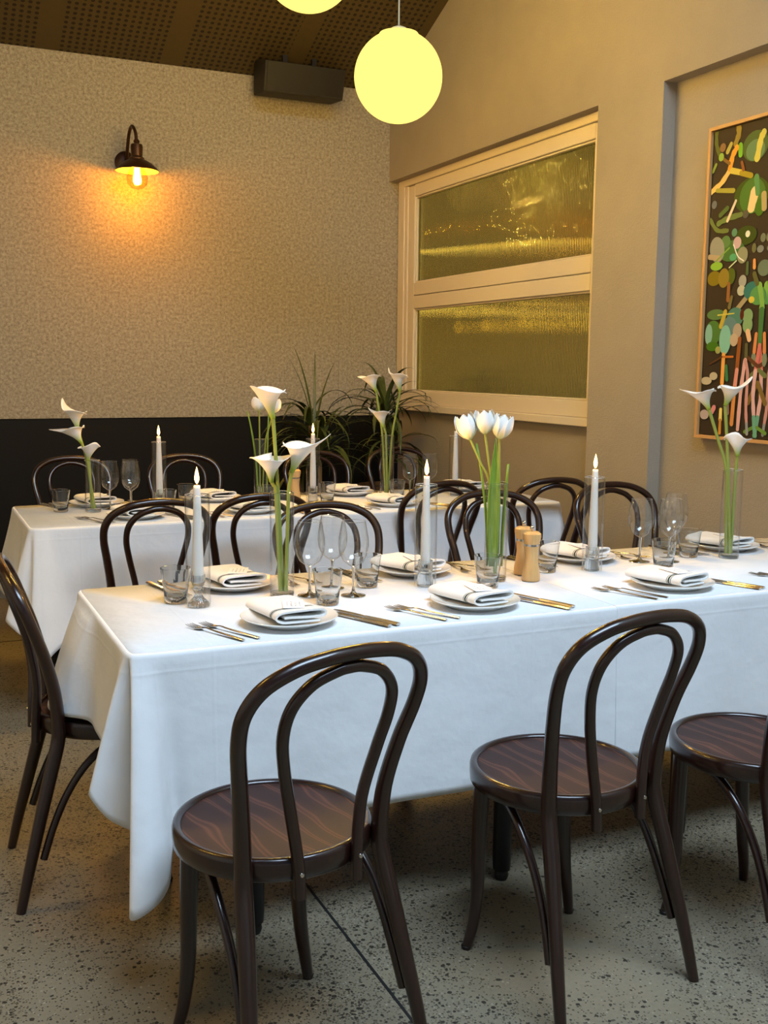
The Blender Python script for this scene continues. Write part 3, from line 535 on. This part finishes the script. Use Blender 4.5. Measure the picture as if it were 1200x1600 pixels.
# back cloth
ribs=[((2.89,5.02),(2.93,5.06,.40)),((2.90,5.0),(2.96,5.0,.36)),((2.90,4.8),(2.94,4.8,.40)),((2.90,4.6),(2.94,4.6,.41)),((2.90,4.42),(2.95,4.42,.40)),((2.898,4.34),(2.965,4.31,.33),.9),((2.892,4.31),(2.955,4.245,.30),.9),((2.875,4.298),(2.90,4.215,.31),.9),((2.84,4.295),(2.84,4.25,.41))]
ribs+=[((x,4.295),(x,4.262+f(x),.43)) for x in (2.7,2.5,2.3,2.1,1.9,1.7,1.5,1.3,1.1,.95,.80)]
ribs+=[((.68,4.295),(.68,4.262,.428)),((.60,4.295),(.60,4.24,.40)),((.535,4.295),(.575,4.215,.340)),((.495,4.2955),(.49,4.165,.28),.95),((.472,4.297),(.450,4.150,.24),.95),((.458,4.300),(.405,4.175,.27),.95),((.449,4.306),(.425,4.27,.30),.9),((.444,4.314),(.365,4.285,.36),.9),((.4415,4.325),(.335,4.325,.40),.95),
 ((.440,4.36),(.395,4.40,.41)),((.44,4.45),(.375,4.47,.43)),((.44,4.55),(.395,4.56,.43)),((.44,4.66),(.36,4.66,.43)),((.44,4.78),(.355,4.78,.425)),((.44,4.88),(.35,4.90,.42)),((.44,4.96),(.335,5.0,.40)),((.443,5.0),(.34,5.08,.34)),((.455,5.015),(.42,5.10,.32)),((.49,5.02),(.48,5.07,.38))]
ribs+=[((x,5.02),(x,5.045+f(x),.43)) for x in (.62,.9,1.3,1.7,2.1,2.5,2.8)]
cloth('tablecloth',ribs,'white cloth over the long back table in front of the felt wall',centre=[(2.86,5.02)])

# ------------------------------------------------------------------ tableware prototypes
ZC=TZ+.0040        # top of the cloths
def make_plate():
    r=thing('dinner_plate'); MB().lathe([(0,.004),(.07,.004),(.074,.0),(.078,.0),(.082,.006),(.112,.015),(.1215,.0195),(.123,.021),(.1215,.0225),(.112,.0195),(.088,.011),(.08,.009),(0,.009)],56).build('plate',M['china'],r,angle=60)
    return r
def make_napkin():
    r=thing('folded_napkin')
    P=[(.048,.0025),(-.030,.0025),(-.052,.006),(-.060,.014),(-.050,.0235),(-.02,.0265),(.030,.0275),(.056,.0265),(.063,.019),(.054,.012),(.02,.0115),(-.02,.0135),(-.040,.0135)]
    sp=spline([(0,a,b) for a,b in P],6); th=.0022; L=[];Rr=[]
    for i,p in enumerate(sp):
        tg=(sp[min(i+1,len(sp)-1)]-sp[max(i-1,0)]).normalized(); nn=Vector((0,-tg.z,tg.y)); L.append(p+nn*th); Rr.append(p-nn*th)
    ring=L+Rr[::-1]; n=len(ring); b=MB(); xs=[-.105,-.10,-.05,0,.05,.078,.085]
    for k,x in enumerate(xs):
        s=1+.05*math.sin(k*1.3); s2=1.0+.10*(1 if k>4 else 0)
        for p in ring: b.v.append((x+.006*p.y/.06,p.y*s,max(p.z*s2,.0004)))
    for k in range(len(xs)-1):
        for i in range(n): b.f.append((k*n+i,k*n+(i+1)%n,(k+1)*n+(i+1)%n,(k+1)*n+i))
    m_=len(L)
    for k,fl in ((0,False),(len(xs)-1,True)):
        for i in range(m_-1):
            q=(k*n+i,k*n+i+1,k*n+(n-2-i),k*n+(n-1-i)); b.f.append(q if fl else q[::-1])
    b.build('cloth_fold',M['napkin'],r,angle=50); return r
def make_card():
    r=thing('menu_card'); MB().add([(-.045,-.027,0),(.045,-.027,0),(.045,.027,0),(-.045,.027,0),(-.045,-.027,.001),(.045,-.027,.001),(.045,.027,.001),(-.045,.027,.001)],[(0,3,2,1),(4,5,6,7),(0,1,5,4),(1,2,6,5),(2,3,7,6),(3,0,4,7)]).build('card',M['card'],r,smooth=False); return r
def make_fork():   # lies along +y, tines at +y
    r=thing('dinner_fork')
    hp=[(0,-.105,.002),(0,-.06,.0035),(0,0,.0055),(0,.03,.0075),(0,.045,.006)]; b=MB(); w=[.0060,.0058,.0034,.0026,.0034]
    rows=[]
    for (x,y,z),ww in zip(spline(hp,4),lerpseq(w,17)): rows.append([(-ww,y,z),(-ww*.6,y,z+.0014),(ww*.6,y,z+.0014),(ww,y,z),(ww*.6,y,z-.0012),(-ww*.6,y,z-.0012),(-ww,y,z)])
    b.grid(rows); b.f+= [(0,1,2,3,4,5)]; b.build('handle',M['steel'],r,angle=50)
    b=MB(); rows=[]
    for y,ww,z in ((.043,.0035,.006),(.052,.009,.0045),(.062,.0115,.0035),(.070,.0115,.0035)): rows.append([(-ww,y,z),(-ww*.5,y,z-.0008),(ww*.5,y,z-.0008),(ww,y,z),(ww,y,z-.0014),(-ww,y,z-.0014),(-ww,y,z)])
    b.grid(rows)
    for i in range(4):
        x=-.0098+i*.00653; b.tube([(x,.069,.0030),(x,.085,.0040),(x,.100,.0060)],[.0016,.0014,.0008],6)
    b.build('tines',M['steel'],r,angle=50); return r
def make_knife():
    r=thing('table_knife')
    hp=[(0,-.115,.004),(0,-.06,.0045),(0,.0,.0040)]; rows=[]
    for (x,y,z),ww in zip(spline(hp,4),lerpseq([.0085,.0070,.0050],9)): rows.append([(-ww,y,z-.002),(-ww*.7,y,z+.0022),(ww*.7,y,z+.0022),(ww,y,z-.002),(ww*.6,y,z-.0035),(-ww*.6,y,z-.0035),(-ww,y,z-.002)])
    b=MB().grid(rows); b.f+=[(0,1,2,3,4,5)]; b.build('handle',M['steel'],r,angle=50)
    out=[(.005,0),(.0085,.02),(.0095,.06),(.0085,.095),(.0035,.112)]; vs=[]; 
    for z in (.0028,.0044): vs+=[(x,y,z) for x,y in out]+[(-.005,y,z) for x,y in out[::-1]]
    n=len(out)*2; MB().add(vs,[tuple(range(n))[::-1],tuple(range(n,2*n))]+[(i,(i+1)%n,n+(i+1)%n,n+i) for i in range(n)]).build('blade',M['steel'],r,smooth=False); return r
def make_tumbler():
    r=thing('water_tumbler')
    MB().lathe([(0,.0005),(.029,.0005),(.031,.003),(.0315,.020),(.0345,.045),(.0415,.095),(.0405,.0955),(.0395,.095),(.0330,.046),(.0300,.022),(.027,.0185),(0,.0175)],32).build('tumbler_glass',M['crystal'],r,angle=50); return r
def make_wine():
    r=thing('wine_glass')
    MB().lathe([(.0335,.212),(.0375,.190),(.0420,.165),(.0430,.145),(.0400,.122),(.0300,.100),(.0150,.088),(.0045,.082)],36,caps=False).build('bowl',M['glass'],r,angle=180)
    MB().lathe([(.0342,.2120),(.0335,.2128),(.0328,.2120)],36,caps=False).build('rim',M['crystal'],r,angle=180)
    MB().lathe([(0,.085),(.0055,.083),(.0036,.070),(.0034,.030),(.0050,.012),(.0110,.006),(.0340,.0022),(.0350,.0012),(.0340,.0003),(0,.0003)],36).build('stem_and_foot',M['crystal'],r,angle=60); return r
def make_vase(h):
    r=thing('glass_vase'); R=.0335
    MB().lathe([(R,.012),(R,h)],40,caps=False).build('cylinder',M['glass'],r,angle=180); MB().lathe([(0,.0004),(R-.002,.0004),(R,.003),(R,.012),(R-.004,.0125),(0,.0115)],40).build('base',M['crystal'],r,angle=50)
    MB().lathe([(R+.0004,h-.001),(R-.0012,h+.0016),(R-.003,h-.001)],36,caps=False).build('rim',M['crystal'],r,angle=180); return r
def make_chimney():
    r=thing('glass_cylinder'); R=.0325; h=.300
    MB().lathe([(R,.0006),(R,h)],40,caps=False).build('cylinder',M['glass'],r,angle=180)
    MB().lathe([(R+.0003,h-.001),(R-.001,h+.0014),(R-.0024,h-.001)],36,caps=False).build('rim',M['crystal'],r,angle=180); return r
def fluted(prof,seg,lobes,amp):
    b=MB(); b.lathe(prof,seg); 
    for i,(x,y,z) in enumerate(b.v):
        k=i%seg; a=2*PI*k/seg; pr=prof[i//seg]; s=1+amp*(pr[2] if len(pr)>2 else 1)*math.cos(lobes*a); b.v[i]=(x*s,y*s,z)
    return b
class PB(MB): pass
def make_holder_scallop():
    r=thing('glass_candlestick')
    prof=[(0,.0006),(.029,.0006),(.030,.004),(.024,.012),(.013,.024),(.009,.034),(.013,.040),(.016,.046),(.012,.052),(.016,.058),(.019,.070),(.019,.084),(.0165,.084),(.016,.064),(0,.062)]
    b=MB().lathe(prof,48)
    for i,(x,y,z) in enumerate(b.v):
        a=2*PI*(i%48)/48; am=.085 if z<.03 else (.06 if z>.055 else .03); q=1+am*math.cos(10*a); b.v[i]=(x*q*.98,y*q*.98,z)
    b.build('candlestick_glass',M['crystal'],r,angle=70); return r
def make_holder_fluted():
    r=thing('glass_candle_holder')
    prof=[(0,.0006),(.0225,.0006),(.0235,.004),(.0225,.028),(.0205,.034),(.0195,.040),(.0215,.046),(.0215,.076),(.0180,.076),(.0165,.050),(0,.048)]
    b=MB().lathe(prof,64)
    for i,(x,y,z) in enumerate(b.v):
        a=2*PI*(i%64)/64; q=1+.035*math.cos(16*a); b.v[i]=(x*q,y*q,z)
    b.build('holder_glass',M['crystal'],r,angle=70); return r
def make_candle(z0):
    r=thing('taper_candle'); H=.325
    MB().lathe([(0,z0),(.0135,z0),(.0150,z0+.02),(.0145,z0+.08),(.0090,H-.008),(.0085,H-.001),(.007,H),(.004,H-.003),(0,H-.003)],20).build('wax',M['wax'],r,angle=60)
    MB().tube([(0,0,H-.004),(.0005,0,H+.006)],.0008,6).build('wick',M['wick'],r); return r
FLAME_P=2.2
def flame(root,lit):
    H=.325
    if not lit: return
    prof=[(0,H+.003),(.0034,H+.007),(.0062,H+.015),(.0062,H+.022),(.0042,H+.034),(.0016,H+.044),(0,H+.050)]
    MB().lathe(prof,14,caps=False).build('flame',M['flame'],root,angle=180)
    l=bpy.data.lights.new('candle_light','POINT'); l.energy=FLAME_P; l.color=(1,.50,.12); l.shadow_soft_size=.012; o=bpy.data.objects.new('candle_light',l); COL.objects.link(o); o.parent=root; o.location=(0,0,H+.062)
def make_mill():
    r=thing('pepper_mill')
    MB().lathe([(0,.0004),(.0265,.0004),(.028,.003),(.0275,.020),(.0225,.050),(.0200,.075),(.0225,.100),(.0245,.106),(0,.106)],32).build('body',M['beech'],r,angle=50)
    MB().lathe([(0,.106),(.0225,.106),(.0225,.113),(0,.113)],32).build('collar',M['steel'],r,angle=50)
    MB().lathe([(0,.113),(.0235,.113),(.0285,.134),(.0280,.144),(.0200,.150),(0,.152)],32).build('head',M['beech'],r,angle=50)
    MB().lathe([(0,.151),(.0035,.151),(.0035,.155),(.0065,.158),(.0068,.164),(.0045,.168),(0,.169)],16).build('knob',M['steel'],r,angle=60); return r
PL=Proto(make_plate()); NK=Proto(make_napkin()); CD=Proto(make_card()); FK=Proto(make_fork()); KN=Proto(make_knife()); TU=Proto(make_tumbler()); WG=Proto(make_wine()); CY=Proto(make_chimney()); ML=Proto(make_mill()); HS=Proto(make_holder_scallop()); HF=Proto(make_holder_fluted())

# ------------------------------------------------------------------ place settings
ORD=['first','second','third','fourth']
def setting(x,y,far,where,na,card=True,cut=True,seed=0):
    rnd=random.Random(seed); j=lambda a:rnd.uniform(-a,a)
    PL.place((x,y,ZC),j(3),'white dinner plate, '+where,'plate','white dinner plates')
    c,s=math.cos(D(na)),math.sin(D(na)); ox,oy=-.004,.012
    NK.place((x+ox,y+oy,ZC+.0155),D(na),'striped white folded napkin on the plate, '+where,'napkin','striped folded napkins')
    if card: CD.place((x+ox+.012*c-.012*s+.002,y+oy+.012*s+.012*c,ZC+.0468),D(na-28+j(10)),'small printed white card on the napkin, '+where,'card','printed cards on the napkins')
    if cut:
        sg=-1 if not far else 1
        fx=x+sg*.185; kx=x-sg*.185; r=0 if not far else PI
        FK.place((fx-.015+j(.004),y-.03*(1 if not far else -1)+j(.006),ZC+.0005),r+D(24*1+j(3)) if not far else r+D(-6+j(4)),'left dinner fork of the pair, '+where,'fork','steel dinner forks')
        FK.place((fx+.022+j(.004),y-.03*(1 if not far else -1)+j(.006),ZC+.0005),r+D(27+j(3)) if not far else r+D(20+j(4)),'right dinner fork of the pair, '+where,'fork','steel dinner forks')
        KN.place((kx-.016+j(.004),y-.03*(1 if not far else -1)+j(.006),ZC+.0005),r+D(22+j(3)) if not far else r+D(12+j(3)),'left table knife of the pair, '+where,'knife','steel table knives')
        KN.place((kx+.012+j(.004),y-.02*(1 if not far else -1)+j(.006),ZC+.0005),r+D(22+j(3)) if not far else r+D(12+j(3)),'right table knife of the pair, '+where,'knife','steel table knives')
for i,x in enumerate((.862,1.395,2.065,2.665)): setting(x,2.462,False,'near side of front table, '+ORD[i]+' from left',(-84,-76,-72,-74)[i],seed=i)
for i,x in enumerate((.860,1.435,2.060,2.690)): setting(x,2.935,True,'far side of front table, '+ORD[i]+' from left',(-82,-70,-70,-74)[i],seed=10+i)
for i,x in enumerate((.880,1.385,2.075)): setting(x,4.455,False,'near side of back table, '+ORD[i]+' from left',(-78,-72,-68)[i],seed=20+i)
for i,x in enumerate((.790,1.345,2.040,2.70)): setting(x,4.900,True,'far side of back table, '+ORD[i]+' from left',(-80,-74,-78,-80)[i],seed=30+i)

# ------------------------------------------------------------------ glasses, candles, mills
T='water_tumbler'
for x,y,lab in [(.655,2.800,'short water tumbler at the left end of the front table beside the lit candle'),
 (1.030,2.628,'short water tumbler in front of the left group of wine glasses'),(1.222,2.800,'short water tumbler behind the left group of wine glasses'),
 (1.548,2.660,'short water tumbler in front of the tulip vase'),(1.842,2.800,'short water tumbler just right of the front pepper mills'),
 (2.225,2.700,'short water tumbler in front of the right group of wine glasses'),(2.455,2.850,'short water tumbler between right wine glasses and calla vase'),
 (.612,4.750,'short water tumbler at the left end of the back table'),(1.045,4.600,'short water tumbler in front of the left candle on the back table'),
 (1.175,4.790,'short water tumbler right of the left candle on the back table'),(1.505,4.610,'short water tumbler in front of the tulip vase on the back table'),
 (1.815,4.640,'short water tumbler beside the middle candle on the back table'),(2.180,4.640,'short water tumbler at the foot of the calla vase on the back table')]:
    TU.place((x,y,ZC),random.uniform(0,1),lab,'tumbler','short water tumblers')
for x,y,lab in [(1.022,2.745,'wine glass, leftmost of three on the front table left'),(1.118,2.815,'wine glass, middle and rearmost of three on the front table left'),(1.136,2.700,'wine glass, rightmost of three on the front table left'),
 (2.235,2.835,'wine glass, leftmost of three on the front table right'),(2.330,2.800,'wine glass, middle of three on the front table right'),(2.450,2.920,'wine glass, rightmost and rearmost of three on the front table right'),
 (.828,4.770,'wine glass beside the left calla vase on the back table'),(.912,4.720,'wine glass left of the left candle on the back table'),(.930,4.830,'wine glass half hidden behind another, left of the back table candle'),
 (2.287,4.720,'wine glass, left of the pair on the back table right'),(2.395,4.720,'wine glass, right of the pair on the back table right')]:
    WG.place((x,y,ZC),random.uniform(0,1),lab,'wine glass','stemmed wine glasses')
ca=Proto(make_candle(.066)); 
cands=[(.700,2.732,'s',1,'in the left glass cylinder of the front table'),(1.386,2.748,'f',1,'in the middle glass cylinder of the front table'),(1.992,2.765,'f',1,'in the right glass cylinder of the front table'),
 (1.030,4.680,'f',1,'in the left glass cylinder of the back table'),(1.762,4.690,'f',1,'in the middle glass cylinder of the back table'),(2.526,4.690,'f',0,'in the right glass cylinder of the back table')]
ca_list=[]
for x,y,k,lit,wh in cands:
    CY.place((x,y,ZC),0,'clear open glass cylinder around the candle '+wh.replace('in the ','at the ').replace(' glass cylinder',' position'),'glass cylinder','candle cylinders')
    (HS if k=='s' else HF).place((x,y,ZC+.0005),0,('scalloped' if k=='s' else 'fluted')+' clear glass holder under the candle '+wh,'candle holder','glass candle holders')
    o=ca.place((x,y,ZC),0,('lit' if lit else 'unlit')+' white taper candle '+wh,'candle','white taper candles'); ca_list.append((o,lit))
for o,lit in ca_list: flame(o,lit)
ML.place((1.752,2.795,ZC),0,'darker wooden pepper mill, left and rear of the pair on the front table','pepper mill','wooden mills'); ML.place((1.722,2.700,ZC),.5,'paler wooden mill, right and nearer of the pair on the front table','pepper mill','wooden mills')
ML.place((1.700,4.770,ZC),0,'wooden pepper mill on the back table beside the middle candle','pepper mill','wooden mills')

# ------------------------------------------------------------------ vases and flowers
VZ=ZC
vs={'v1':(.947,2.765,.293),'v2':(1.62,2.741,.298),'v3':(2.572,2.782,.304),'v4':(.743,4.70,.225),'v5':(1.514,4.72,.300),'v6':(2.152,4.70,.308)}
vlab={'v1':'front table left, holding three callas','v2':'front table middle, holding three white tulips','v3':'front table right, holding three callas before the painting','v4':'left end of the back table, holding three callas','v5':'middle of the back table, holding two tulips','v6':'right part of the back table, holding three callas'}
for k,(x,y,h) in vs.items():
    v=make_vase(h); v.location=(x,y,VZ); tag(v,'clear tall cylinder vase, '+vlab[k],'vase','clear cylinder vases')
WHT=srgb(246,243,236); GRN=srgb(146,172,60)
def mixc(a,b,t): return tuple(a[i]+(b[i]-a[i])*t for i in range(3))
def calla(vk,foot,base,tip,size,lab,mouth=None,roll=0.0):
    vx,vy,h=vs[vk]; root=thing('calla_lily',(vx+foot[0],vy+foot[1],VZ+.015),0,lab,'calla lily','white calla lilies'); O=Vector(root.location)
    base=Vector(base)-O; tip=Vector(tip)-O
    # stem: from the foot, leaning on the vase lip, to the base of the bloom
    lipz=h-.015; mid=Vector((base.x*.42,base.y*.42,lipz*.75))
    c=Vector((vx,vy,0))-Vector((O.x,O.y,0)); 
    lip=base*.5; lip.z=lipz
    dd=Vector((lip.x-c.x,lip.y-c.y)); 
    if dd.length>.024: dd=dd.normalized()*.024; lip.x=c.x+dd.x; lip.y=c.y+dd.y
    st=spline([(0,0,0),(lip.x*.5,lip.y*.5,lipz*.5),tuple(lip),tuple((lip+base)*.5+Vector((0,0,.004))),tuple(base)],6)
    MB().tube(st,lerpseq([.0058,.0056,.0054,.0052,.0058],len(st)),8).build('stem',M['stem'],root)
    L=.088*size; ax=(tip-base); ax_n=ax.normalized()
    zax=(Vector((0,0,1))*.85+ax_n*.75).normalized()
    xax=(ax_n-zax*ax_n.dot(zax)); xax=xax.normalized() if xax.length>1e-4 else Vector((1,0,0)); yax=zax.cross(xax)
    xr=xax*math.cos(roll)+yax*math.sin(roll); yr=zax.cross(xr)
    nu,nt=12,28; rows=[]; cols=[]
    for i in range(nu+1):
        u=i/nu; row=[]
        for j in range(nt+1):
            th=-PI+2*PI*j/nt; ct=(1-math.cos(th))/2            # 0 at the tip side, 1 at the seam side
            r=.0062+(.0430*size)*u**1.7+.010*size*max(0,u-.8)*5*(.5+.5*math.cos(3*th))*.5
            hgt=L*u*(1-.34*ct*u); lipc=1-.10*u*u
            p=base+zax*hgt+xax*(r*math.cos(th)*lipc)+yax*(r*math.sin(th))
            wt=math.exp(-(th/.62)**2)
            rim0=base+zax*L+xax*(.0062+.0430*size)
            p=p+(tip-rim0)*(wt*u**3.2)
            # flared edge rolls outwards
            ed=max(0,(u-.72)/.28)**2; p=p-zax*(.010*size*ed*(1-wt))*(.6+.6*math.sin(2.5*th+roll*3))
            row.append(p); cols.append(mixc(GRN,WHT,min(1,max(0,(u-.10)/.50+.15*(1-ct)*u))))
        rows.append(row)
    MB().grid(rows).build('spathe',M['petal'],root,angle=180,solid=.0011,colors=cols)
    MB().tube([base+zax*.01,base+zax*(L*.35)+xax*.002,base+zax*(L*.72)+xax*.004],[.004,.0045,.002],8).build('spadix',M['spadix'],root)
F='three callas in the vase '
calla('v1',(.004,.004),(.926,2.775,1.256),(.877,2.797,1.345),1.25,'tallest white calla with wide ruffled rim, front table left vase',roll=.8)
calla('v1',(-.006,-.003),(.921,2.777,1.084),(.888,2.70,1.150),1.12,'lowest upright white calla in the front table left vase',roll=.2)
calla('v1',(.008,-.008),(.972,2.754,1.110),(1.070,2.709,1.217),1.2,'white calla with long point to the right, front table left vase')
calla('v3',(-.006,.006),(2.487,2.820,1.269),(2.392,2.864,1.337),1.0,'white calla pointing left in the vase before the painting')
calla('v3',(.002,-.004),(2.536,2.798,1.282),(2.615,2.762,1.382),1.0,'white calla pointing up right in the vase before the painting')
calla('v3',(.008,.0),(2.582,2.777,1.112),(2.552,2.76,1.196),.9,'lowest small white calla in the vase before the painting')
calla('v4',(.006,.0),(.691,4.724,1.117),(.632,4.750,1.254),1.25,'tallest white calla in the left vase of the back table')
calla('v4',(.0,-.008),(.705,4.717,1.059),(.575,4.776,1.118),1.1,'white calla pointing left in the left vase of the back table')
calla('v4',(-.006,.004),(.726,4.708,.984),(.750,4.66,1.067),.95,'lowest white calla in the left vase of the back table')
calla('v6',(-.006,.0),(2.101,4.723,1.282),(2.016,4.762,1.352),1.2,'upper left white calla in the right vase of the back table')
calla('v6',(.006,.004),(2.206,4.675,1.283),(2.154,4.699,1.399),1.25,'tallest white calla on the right of the right vase, back table')
calla('v6',(.0,-.008),(2.137,4.707,1.108),(2.065,4.739,1.207),1.2,'lowest white calla in the right vase of the back table')
# tulips
def petal_mesh(H,W,close):
    rows=[]; cols=[]; nu,nv=10,8
    for i in range(nu+1):
        u=1-(1-i/nu)**1.7; row=[]
        r=W*(.16+.84*math.sin(PI/2*min(1,u/.55))**.8)*(1-close*max(0,(u-.5)/.5)**2)
        half=.82*(1-u**5)**.5*(.35+.65*min(1,u*2.5)**.7)+.01
        for j in range(nv+1):
            v=-1+2*j/nv; a=half*v; rr=r*(1+.05*abs(v)**2*u)
            row.append((rr*math.cos(a),rr*math.sin(a),H*u-.006*abs(v)**2*u)); cols.append(mixc(GRN,WHT,min(1,max(0,.12+u*1.9+.25*abs(v)))))
        rows.append(row)
    return rows,cols
def tulip(vk,foot,base,top,lab,leaves=()):
    vx,vy,h=vs[vk]; root=thing('tulip',(vx+foot[0],vy+foot[1],VZ+.015),0,lab,'tulip','white tulips'); O=Vector(root.location); base=Vector(base)-O; top=Vector(top)-O
    c=Vector((-foot[0],-foot[1],0)); lip=base*.45; lip.z=h-.015; dd=Vector((lip.x-c.x,lip.y-c.y))
    if dd.length>.024: dd=dd.normalized()*.024; lip.x=c.x+dd.x; lip.y=c.y+dd.y
    st=spline([(0,0,0),(lip.x*.4,lip.y*.4,lip.z*.5),tuple(lip),tuple((lip+base)*.5),tuple(base)],6); MB().tube(st,.0036,8).build('stem',M['stem'],root)
    z=(top-base).normalized(); q=z.to_track_quat('Z','X').to_matrix(); H=(top-base).length
    for k in range(6):
        inner=k%2; rows,cols=petal_mesh(H*(1.0 if inner else 1.02),.0315-(.004 if inner else 0),.30 if inner else .14)
        rot=Matrix.Rotation(k*PI/3+.4,3,'Z'); rr=[[base+q@(rot@Vector(p)) for p in row] for row in rows]
        MB().grid(rr).build('petal',M['petal'],root,angle=180,solid=.001,colors=cols)
    for (az,bend,z0,L,wd) in leaves:
        rows=[]; dirv=Vector((math.cos(az),math.sin(az),0)); side=Vector((-math.sin(az),math.cos(az),0)); st0=Vector((lip.x*.6,lip.y*.6,z0))
        for i in range(11):
            u=i/10; p=st0+dirv*(.008+bend*u**2)+Vector((0,0,L*u)); ww=wd*(math.sin(PI*(.12+.88*u)**.9)+.02)
            rows.append([p-side*ww+dirv*.006*1,p-side*ww*.5,p,p+side*ww*.5,p+side*ww+dirv*.006])
        MB().grid(rows).build('leaf',M['tulipleaf'],root,angle=180,solid=.0011)
tulip('v2',(.004,.004),(1.544,2.776,1.188),(1.522,2.786,1.262),'left white tulip, leaning left in the front middle vase',[(2.6,.040,.03,.37,.015)])
tulip('v2',(-.002,-.004),(1.584,2.758,1.205),(1.579,2.760,1.276),'middle white tulip in the front middle vase',[(-2.0,.022,.03,.39,.020)])
tulip('v2',(.006,-.006),(1.623,2.740,1.191),(1.637,2.734,1.263),'right white tulip in the front middle vase',[(-.4,.014,.03,.31,.018)])
tulip('v5',(-.004,.0),(1.508,4.722,1.190),(1.502,4.726,1.258),'left white tulip in the middle vase of the back table',[(2.8,.045,.04,.375,.016)])
tulip('v5',(.006,.0),(1.566,4.697,1.182),(1.576,4.692,1.253),'right white tulip in the middle vase of the back table',[(-.3,.01,.04,.36,.018)])

# ------------------------------------------------------------------ corner plants
def blade(root,p0,az,el,L,droop,wd,name='leaf'):
    pts=[]; p=Vector(p0); e=el; n=12
    for i in range(n+1):
        pts.append(p.copy()); p=p+Vector((math.cos(az)*math.cos(e),math.sin(az)*math.cos(e),math.sin(e)))*(L/n); e-=droop/n*(.5+i/n)
    side=Vector((-math.sin(az),math.cos(az),0)); rows=[]
    for q in pts:
        q.x=min(q.x,3.255-root.location.x); q.y=min(q.y,6.965-root.location.y)
    for i,q in enumerate(pts):
        u=i/n; ww=wd*(.55+.45*math.sin(PI*min(1,u*1.3)) if u<.5 else 1)*(1-u**2.6)+.0008
        rows.append([q-side*ww+Vector((0,0,.3*ww)),q,q+side*ww+Vector((0,0,.3*ww))])
    MB().grid(rows).build(name,M['darkleaf'],root,angle=180)
def plant(x,y,heads,lab,seed,ph):
    rnd=random.Random(seed); root=thing('dracaena_plant',(x,y,0),0,lab,'plant','corner plants')
    MB().lathe([(0,0),(.12,0),(.15,.02),(.175,ph),(.165,ph),(.15,ph-.03),(0,ph-.03)],28).build('planter',M['planter'],root,angle=50)
    MB().lathe([(0,ph-.03),(.152,ph-.029),(.10,ph-.02),(0,ph-.018)],20,caps=False).build('soil',M['soil'],root)
    for hx,hy,hz,n,LL,elmin in heads:
        MB().tube(spline([(hx*.3,hy*.3,ph-.03),(hx*.8,hy*.8,(ph+hz)/2),(hx,hy,hz)],5),.013,8).build('stalk',M['trunk'],root)
        for k in range(n):
            az=2*PI*k/n*2.618+rnd.uniform(-.3,.3); el=rnd.uniform(elmin,1.35); blade(root,(hx,hy,hz+rnd.uniform(-.10,.06)),az,el,LL*rnd.uniform(.7,1.1),rnd.uniform(1.7,2.9),rnd.uniform(.011,.018))
plant(2.50,6.52,[(0,0,.82,46,.55,.1),(-.05,.05,1.02,26,.46,.2)],'bushy strap-leaved plant left in the corner before the black wainscot',5,.42)
plant(2.93,6.45,[(.0,.0,1.10,40,.50,.3),(.06,-.02,.86,26,.46,.0)],'arching strap-leaved plant right in the corner below the window',9,.62)
p=[o for o in bpy.data.objects if o.name.startswith('dracaena')][0]
for az,L in ((1.2,.62),(2.4,.6),(1.9,.66),(.4,.55)): blade(p,(-.04,.0,.92),az,1.42,L,.55,.009)
